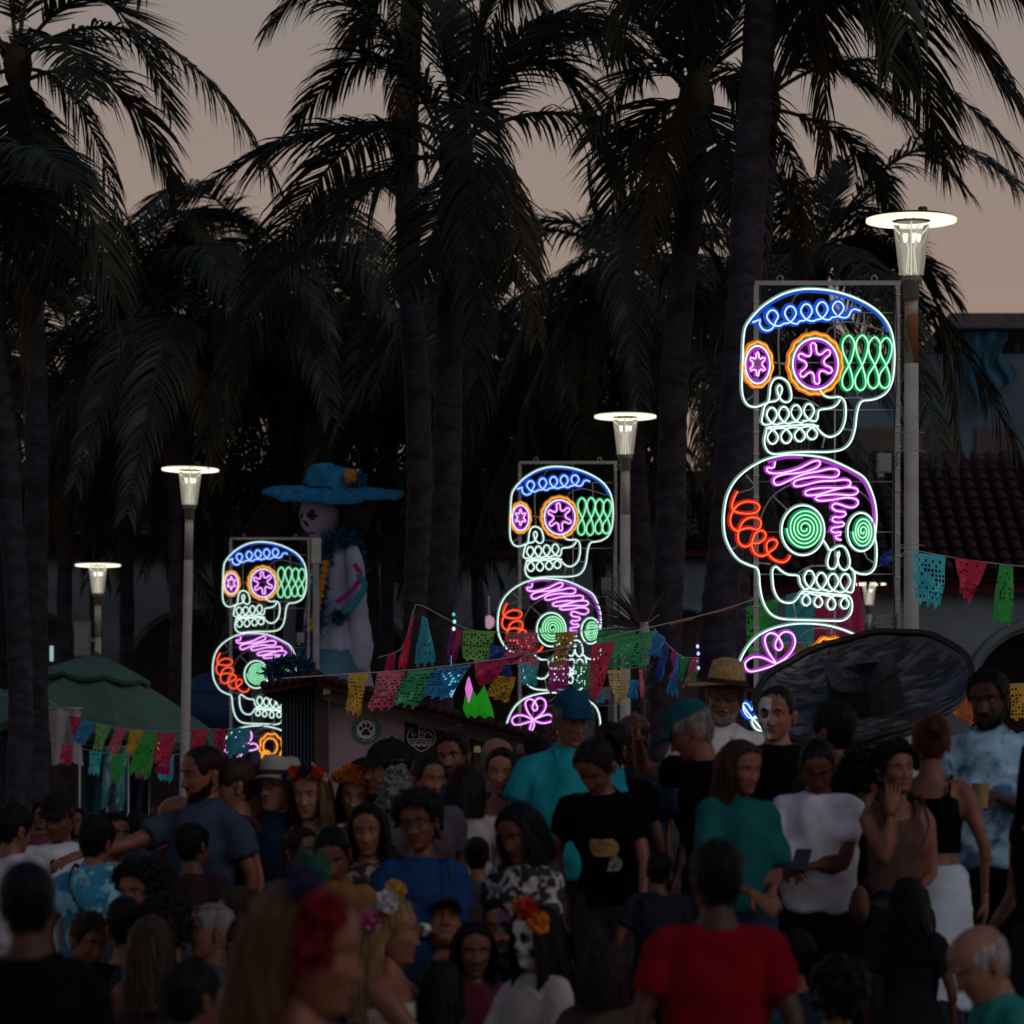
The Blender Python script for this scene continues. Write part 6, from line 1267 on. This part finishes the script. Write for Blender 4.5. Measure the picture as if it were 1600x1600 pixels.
pp('pony', 'woman with ponytail in black printed t-shirt bending forward in front of the teal polo', 930, 1150, 395, yaw=-20, hpitch=34, hyaw=-6, lean=22, fem=True, fat=1.05, skin='tan', hair=('pony', 'dark'), shirt=('tee', BLK), pants=('trousers', (.05, .04, .045)), arms=('down', (.26, -.34, .82)), extra=('graphic', ('watch', 1)))
pp('whitetee', 'man in white t-shirt looking down at the phone in his hands', 1277, 1152, 396, yaw=-18, hpitch=32, lean=6, fat=1.22, skin='brown', hair=('crop', 'black'), shirt=('tee', (.76, .76, .88)), pants=('shorts', (.012, .014, .025)), arms=('phone', (-.02, -.32, 1.08)))
pp('rightedge', 'dark dressed woman with long hair cut by the right edge', 1640, 1140, 440, yaw=-60, fem=True, skin='tan', hair=('long', 'dark'), shirt=('tank', BLK), arms=((-.18, -.16, .95), 'down'))
pp('oldman', 'old man with thinning grey hair and green shirt seated at lower right', 1530, 1444, 490, yaw=-78, hpitch=22, sit=1, lean=16, skin='light', hair=('bald', 'white'), shirt=('shirt', (.02, .20, .17)), arms=('lap', 'lap'))
# --- centre group
pp('menthree', 'dark haired man with straight profile in front of the black kiosk board', 708, 1142, 348, yaw=-32, skin='tan', hair=('short', 'dark'), shirt=('tee', (.03, .06, .07)), extra=('stubble',))
pp('baldC', 'bald man just left of the dark haired glasses wearer', 777, 1150, 352, yaw=160, skin='light', hair=('bald', 'grey'), shirt=('tee', (.05, .06, .07)))
pp('blackcap', 'man in black cap looking left beneath the paw sign', 607, 1156, 352, yaw=-62, skin='tan', hair=('short', 'black'), hat=('cap', (.012, .012, .014)), shirt=('tee', (.16, .13, .19)))
pp('glassbob', 'dark haired person with glasses in profile beside the teal sleeve', 834, 1148, 354, yaw=-66, fem=True, skin='tan', hair=('bun', 'black'), shirt=('tee', (.30, .28, .32)), extra=('glasses',))
pp('whitetank', 'woman in white tank top and black floral skirt, sunglasses pushed up', 783, 1166, 358, yaw=-16, fem=True, skin='light', hair=('bun', 'dark'), shirt=('tank', (.60, .59, .62)), pants=('skirt', BLK, M_floral), arms=('belly', (.02, -.25, 1.05)), extra=('headglasses',))
pp('greycurl', 'grey curly haired person behind the woman in the navy top', 628, 1202, 362, yaw=165, fem=True, skin='light', hair=('curly', 'grey'), shirt=('tee', (.20, .17, .22)))
pp('frown', 'frowning young woman with pulled back dark hair looking right', 667, 1178, 378, yaw=26, hpitch=6, fem=True, skin='tan', hair=('bun', 'black'), shirt=('tee', (.08, .07, .09)))
pp('child', 'small child with dark hair in pale shirt seen from behind', 728, 1194, 366, yaw=172, fem=True, skin='tan', hair=('bob', 'dark'), shirt=('tee', (.40, .36, .38)), pants=('trousers', (.10, .12, .18)), arms=((-.22, -.2, 1.3), (.22, -.2, 1.3)))
pp('navytop', 'older woman with glasses in navy top holding her bag strap', 655, 1238, 428, yaw=-4, hpitch=4, fem=True, fat=1.35, skin='brown', hair=('curly', 'dark'), shirt=('blouse', (.012, .045, .14)), pants=('trousers', BLK), arms=('down', (.0, -.26, 1.13)), extra=('glasses', ('watch', 1), ('strap', (.05, .03, .03), 1)))
pp('floralwoman', 'woman in black and white floral dress filming with a dark phone', 812, 1256, 428, yaw=-40, hpitch=20, fem=True, skin='brown', hair=('bob', 'black'), shirt=('tee', BLK, M_floral), pants=('skirt', BLK, M_floral), arms=('fold', 'phone'))
pp('blackshort', 'woman with short black hair in black and cream blouse', 575, 1254, 402, yaw=-14, hpitch=6, fem=True, skin='tan', hair=('bob', 'black'), shirt=('blouse', BLK, M_pattern))
MAR = (.62, .19, .008)
pp('marigold', 'smiling woman wearing a thick orange marigold crown', 558, 1202, 350, yaw=-22, fem=True, skin='light', hair=('bob', 'dark'), shirt=('tee', (.10, .07, .09)), flowers=[(MAR, a, .085-.0002*abs(a), .034) for a in range(-110, 111, 20)]+[(MAR, a+9, .104, .028) for a in range(-90, 91, 22)])
fl = [((.03, .025, .10), -72, .07, .036), ((.48, .035, .015), -30, .090, .034), ((.02, .015, .06), 10, .098, .036), ((.46, .03, .015), 52, .086, .035), ((.40, .42, .36), -54, .075, .02), ((.40, .42, .36), -12, .11, .018), ((.38, .42, .34), 32, .11, .018), ((.42, .43, .38), 74, .07, .024), ((.42, .43, .38), -92, .055, .024), ((.08, .16, .06), -44, .10, .018), ((.08, .16, .06), 22, .075, .016), ((.08, .16, .06), 66, .1, .018)]
pp('crownblonde', 'smiling long haired woman with red and purple flower crown and magenta top', 487, 1200, 352, yaw=-4, fem=True, skin='light', hair=('long', 'dblonde'), shirt=('tank', (.14, .02, .10)), flowers=fl, arms=('down', (.04, -.28, 1.16)))
pp('bucket', 'man in pale bucket hat and navy shirt with hands folded', 437, 1186, 350, yaw=-30, hpitch=-4, skin='light', hair=('short', 'grey'), hat=('bucket', (.30, .29, .25)), shirt=('shirt', NAVY), arms=('belly', 'belly'), extra=('glasses',))
pp('bluetop', 'dark haired woman with glasses and light blue top behind the bucket hat', 404, 1194, 345, yaw=14, fem=True, skin='tan', hair=('bun', 'dark'), shirt=('tank', (.16, .30, .42)), extra=('glasses',))
pp('profile', 'woman in profile with tied brown hair, tank top and beige bag', 368, 1182, 350, yaw=-72, hpitch=4, fem=True, skin='light', hair=('bun', 'brown'), shirt=('tank', (.05, .03, .04)), arms=('down', 'down'), extra=(('strap', (.30, .25, .17), -1),))
pp('pointing', 'bearded man in dark blue shirt stretching his arm to the left', 318, 1162, 352, yaw=-42, hyaw=-18, hpitch=6, skin='tan', hair=('crop', 'dark'), shirt=('shirt', (.045, .06, .10)), pants=('trousers', BLK), arms=((-.32, -.52, 1.22), 'down'), extra=(('stubble', 'dark'),))
pp('baldL', 'bald man half hidden behind the pointing arm', 276, 1240, 344, yaw=-50, hpitch=8, skin='tan', hair=('bald', 'dark'), shirt=('tee', (.10, .03, .03)))
# --- left group
pp('mercap', 'man in black cap and white t-shirt with sunglasses on his collar', 92, 1240, 345, yaw=-8, skin='brown', hair=('crop', 'black'), hat=('cap', (.012, .012, .015)), shirt=('tee', (.62, .66, .70)), extra=('hangglasses', 'logo'))
pp('leftedge', 'dark haired person in pale shirt at the left edge, back turned', 22, 1256, 352, yaw=150, skin='tan', hair=('short', 'black'), shirt=('tee', (.42, .42, .48)))
pp('whitebehind', 'person in white t-shirt behind the blue floral shirt', 176, 1268, 346, yaw=30, skin='tan', hair=('short', 'black'), shirt=('tee', (.55, .60, .64)))
pp('blueshirt', 'person in bright blue floral shirt with a dark shoulder strap, back turned', 150, 1274, 372, yaw=160, skin='tan', hair=('short', 'black'), shirt=('shirt', (.02, .15, .24), M_hawai), extra=(('strap', (.02, .02, .03), 1),))
pp('oldwoman', 'short haired older woman facing left, low in the left crowd', 221, 1345, 396, yaw=-20, hyaw=-12, sit=1, fem=True, skin='tan', hair=('curly', 'black'), shirt=('tee', (.06, .05, .06)))
pp('darkL', 'person with black hair seen from behind below the blue floral shirt', 196, 1400, 425, yaw=175, sit=1, skin='tan', hair=('short', 'black'), shirt=('tee', BLK))
pp('kidpink', 'youngster in pink shirt low at left with bowed head', 138, 1424, 420, yaw=20, hpitch=16, sit=1, skin='tan', hair=('short', 'dark'), shirt=('tee', (.28, .13, .22)))
pp('wavy', 'woman with long wavy brown hair seen from behind at lower left', 236, 1430, 440, yaw=172, sit=1, fem=True, skin='tan', hair=('wavy', 'brown'), shirt=('tank', (.03, .03, .035)), arms=('lap', 'lap'))
pp('shadesold', 'grey haired man in profile with blue sunglasses pushed up', 330, 1408, 425, yaw=-82, hpitch=-2, sit=1, skin='tan', hair=('crop', 'grey'), shirt=('tee', (.05, .07, .09)), arms=('lap', (-.12, -.26, 1.32)), extra=('headglasses',))
pp('brownback', 'brown haired man behind the grey haired profile', 374, 1386, 415, yaw=-60, sit=1, skin='tan', hair=('fade', 'brown'), shirt=('tee', (.05, .04, .05)))
pp('darkprofile', 'dark haired man in faded pink shirt left of the blurred blonde', 388, 1430, 440, yaw=40, sit=1, hpitch=8, skin='brown', hair=('short', 'black'), shirt=('tee', (.22, .16, .20)))
pp('youngman', 'young man with thick black hair and brown shirt looking down', 520, 1294, 428, yaw=-24, hpitch=26, skin='brown', hair=('fade', 'black'), shirt=('shirt', (.20, .10, .03)), arms=('belly', 'belly'))
# --- front rows; nearest figures coloured darker to stand in for dimmer light
pp('lookup', 'man in dark cap looking up between the flower haired women', 694, 1402, 430, yaw=-6, hpitch=-26, sit=1, skin='tan', hair=('short', 'black'), hat=('cap', (.012, .014, .022)), shirt=('tee', (.018, .03, .055)))
pp('halfpaint', 'man with half his face painted dark, black vest over pale shirt', 785, 1398, 428, yaw=-18, hyaw=6, hpitch=4, sit=1, skin='tan', hair=('short', 'black'), shirt=('jacket', (.006, .006, .008)), paint='halfR')
pp('catrina', 'woman with white skull face paint, marigolds and long black hair', 838, 1414, 455, yaw=-48, hyaw=-6, sit=1, fem=True, skin='tan', hair=('long', 'black'), shirt=('jacket', (.40, .37, .35)), paint='full', arms=('lap', 'lap'), flowers=[((.62, .17, .01), 20, .098, .042), ((.42, .025, .008), 48, .084, .048), ((.60, .19, .01), 76, .048, .044)])
pp('pinkflower', 'blonde woman in profile with pink, white and yellow hair flowers and strapless dress', 612, 1400, 470, yaw=74, hpitch=2, sit=1, fem=True, skin='tan', hair=('longback', 'blonde'), shirt=('strapless', (.38, .35, .31)), pants=('skirt', (.38, .35, .31)), arms=((-.14, -.46, .98), (.16, -.44, .98)), curl=.9, flowers=[((.42, .10, .24), -122, .030, .046), ((.50, .49, .52), -100, .074, .044), ((.50, .30, .07), -84, .108, .042)])
pp('redshirt', 'near person in red t-shirt with short black hair, back to the camera', 1120, 1312, 560, yaw=176, fat=1.15, skin='dark', hair=('short', 'black'), shirt=('tee', (.18, .004, .010)), pants=('trousers', BLK))
pp('nearleft', 'near dark silhouetted man in black jacket at the lower left corner', 42, 1345, 640, yaw=-172, skin='dark', hair=('short', 'black'), shirt=('jacket', (.004, .004, .005)), fat=1.15)
pp('blurblonde', 'out of focus blonde woman in profile with red and green hair flowers, nearest of all', 478, 1374, 760, yaw=76, hyaw=5, hpitch=6, fem=True, skin='tan', hair=('longback', 'dblonde'), shirt=('tank', (.10, .05, .08)), g=-.0, flowers=[((.20, .006, .016), -82, .062, .046), ((.18, .008, .02), -88, .020, .044), ((.02, .13, .08), -50, .116, .036), ((.03, .03, .10), -95, .100, .034)], sit=1)
# --- darker fillers between the rows
pp('fill1', 'person in dark brown top between the painted woman and the red shirt', 945, 1470, 470, yaw=170, sit=1, fem=True, skin='brown', hair=('bob', 'dark'), shirt=('tee', (.06, .045, .04)))
pp('fill2', 'person with blue collar bent low behind the red shirt', 1172, 1470, 450, yaw=150, sit=1, skin='tan', hair=('short', 'black'), shirt=('tee', (.02, .07, .13)))
pp('fill3', 'dark haired seated person at lower right in front of the white t-shirt man', 1310, 1500, 480, yaw=170, sit=1, skin='brown', hair=('curly', 'black'), shirt=('tee', BLK))
pp('fill4', 'dark seated figure beside the blonde with pink flowers', 690, 1500, 470, yaw=160, sit=1, fem=True, skin='brown', hair=('wavy', 'black'), shirt=('tee', (.04, .02, .03)))
pp('fill5', 'seated person in grey at the bottom left with dark hair', 300, 1500, 520, yaw=150, sit=1, skin='brown', hair=('short', 'black'), shirt=('tee', (.05, .045, .05)))
# --- small blurred heads farther back at left and extra heads between the rows
for i, (px, top, s, yaw, hr, sk, col, fm, lab) in enumerate((
    (62, 1252, 262, 20, ('short', 'black'), 'brown', (.10, .03, .03), False, 'small blurred man in dark red under the left parasol'),
    (128, 1262, 262, -30, ('bob', 'dark'), 'tan', (.05, .10, .12), True, 'small blurred woman in dark teal under the left parasol'),
    (252, 1258, 270, 40, ('bob', 'auburn'), 'tan', (.14, .02, .03), True, 'small blurred woman with reddish hair right of the hanging cloths'),
    (214, 1266, 280, 160, ('short', 'black'), 'brown', (.03, .03, .05), False, 'small dark head behind the outstretched arm'),
    (300, 1286, 360, 150, ('short', 'black'), 'brown', (.03, .02, .025), False, 'dark haired person tucked behind the pointing man'),
    (470, 1292, 372, 30, ('short', 'dark'), 'brown', (.04, .04, .05), False, 'man in charcoal shirt below the flower crown woman'),
    (600, 1318, 400, -20, ('bob', 'black'), 'tan', (.05, .03, .05), True, 'woman in plum top between the young man and the navy top'),
    (745, 1306, 408, 165, ('bun', 'dark'), 'tan', (.05, .05, .06), True, 'person with tied hair below the pale shirted child'),
    (1030, 1330, 420, 172, ('short', 'black'), 'brown', (.02, .02, .03), False, 'dark head between the printed t-shirt and the red shirt'),
    (1420, 1370, 420, 160, ('wavy', 'black'), 'brown', (.02, .02, .025), True, 'dark wavy head low in front of the auburn woman'),
    (258, 1402, 430, -150, ('curly', 'dark'), 'tan', (.03, .03, .035), False, 'curly dark head right of the older woman'),
    (452, 1420, 430, 150, ('short', 'dark'), 'brown', (.04, .03, .03), False, 'dark head half hidden by the blurred blonde'),
    (740, 1440, 440, 20, ('bob', 'black'), 'brown', (.10, .02, .03), True, 'woman in dark red between the upward looking man and the painted faces'),
    (1240, 1450, 440, -160, ('short', 'black'), 'brown', (.01, .02, .04), False, 'dark head in navy right of the red shirt'))):
    pp('bg%d' % i, lab, px, top, s, yaw=yaw, fem=fm, skin=sk, hair=hr, shirt=('tee', col), sit=1 if top > 1340 else None)
# seats under those who sit
for key, (o, j, k, HT) in list(P.items()):
    hz = .36*k
    if abs(j[1][3][0][2]-.44) < .01:
        b = MB(); b.box((0, 0, hz/2), (.22, .20, hz/2)); q = flatbuild(b, 'seating_block', M_step, None, loc=(o.location.x, o.location.y, o.location.z)); q.rotation_euler = o.rotation_euler; tag(q, kind='structure')
def held(name, key, sg, mb, m, label, cat, off=(0, 0, 0), smooth=True):
    o, j, k, HT = P[key]; W = np.array(j[sg][2]); E = np.array(j[sg][1]); h = W+unit(W-E)*.075+np.asarray(off)
    M = Matrix.Translation(o.location)@Matrix.Rotation(o.rotation_euler.z, 4, 'Z')@Matrix.Scale(k, 4); p = M@Vector(h)
    q = mb.build(name, m, None, smooth, loc=tuple(p)); q.rotation_euler = (0, 0, o.rotation_euler.z); tag(q, label, cat); return q
b = MB(); b.box((0, 0, 0), (.036, .006, .074)); b.box((0, -.007, 0), (.033, .001, .070), 1); ph = held('phone', 'whitetee', -1, b, [M_gfr, mat('phone_screen', (.03, .03, .035), .15)], 'dark phone held by the man in the white t-shirt', 'phone', (0.03, -.02, .03), False); ph.rotation_euler.x = R(-50)
b = MB(); b.box((0, 0, 0), (.036, .006, .074)); b.box((0, .007, 0), (.014, .001, .02), 1); held('phone', 'floralwoman', 1, b, [M_gfr, M_lens], 'black phone held up by the woman in the floral dress', 'phone', (0, -.02, .05), False)
cup = lambda: MB().lathe([(.032, -.06), (.034, -.055), (.043, .055), (.046, .06), (.044, .062), (.040, .055), (.031, -.05)], 20, cap=True)
held('drink_cup', 'plaid', 1, cup(), mat('yellow_drink', (.34, .26, .10), .3), 'plastic cup with yellow drink held by the man in the patterned shirt', 'cup', (0, -.03, -.02))
b = cup(); b.tube([[.01, 0, -.02], [.015, 0, .10]], .004, 6); held('foam_cup', 'pinkflower', 1, b, mat('white_foam', (.55, .54, .55), .7), 'white foam cup with straw held by the blonde with pink flowers', 'cup', (0, -.03, .0))
b = MB(); b.lathe([(.028, -.08), (.022, -.02), (.026, .0), (.034, .03), (.03, .06), (.012, .075)], 14); b.ball((-.014, -.02, .075), .012, 8); b.ball((.014, -.02, .075), .012, 8); held('figurine', 'crownblonde', 1, b, mat('painted_figurine', (.36, .30, .26), .6, color2=(.35, .03, .04), c2scale=30), 'small red and white figurine held by the woman with the flower crown', 'figurine', (0, -.02, .06))
for r in REPORT: print('PERSON', r)
bpy.data.scenes.remove(TMP)
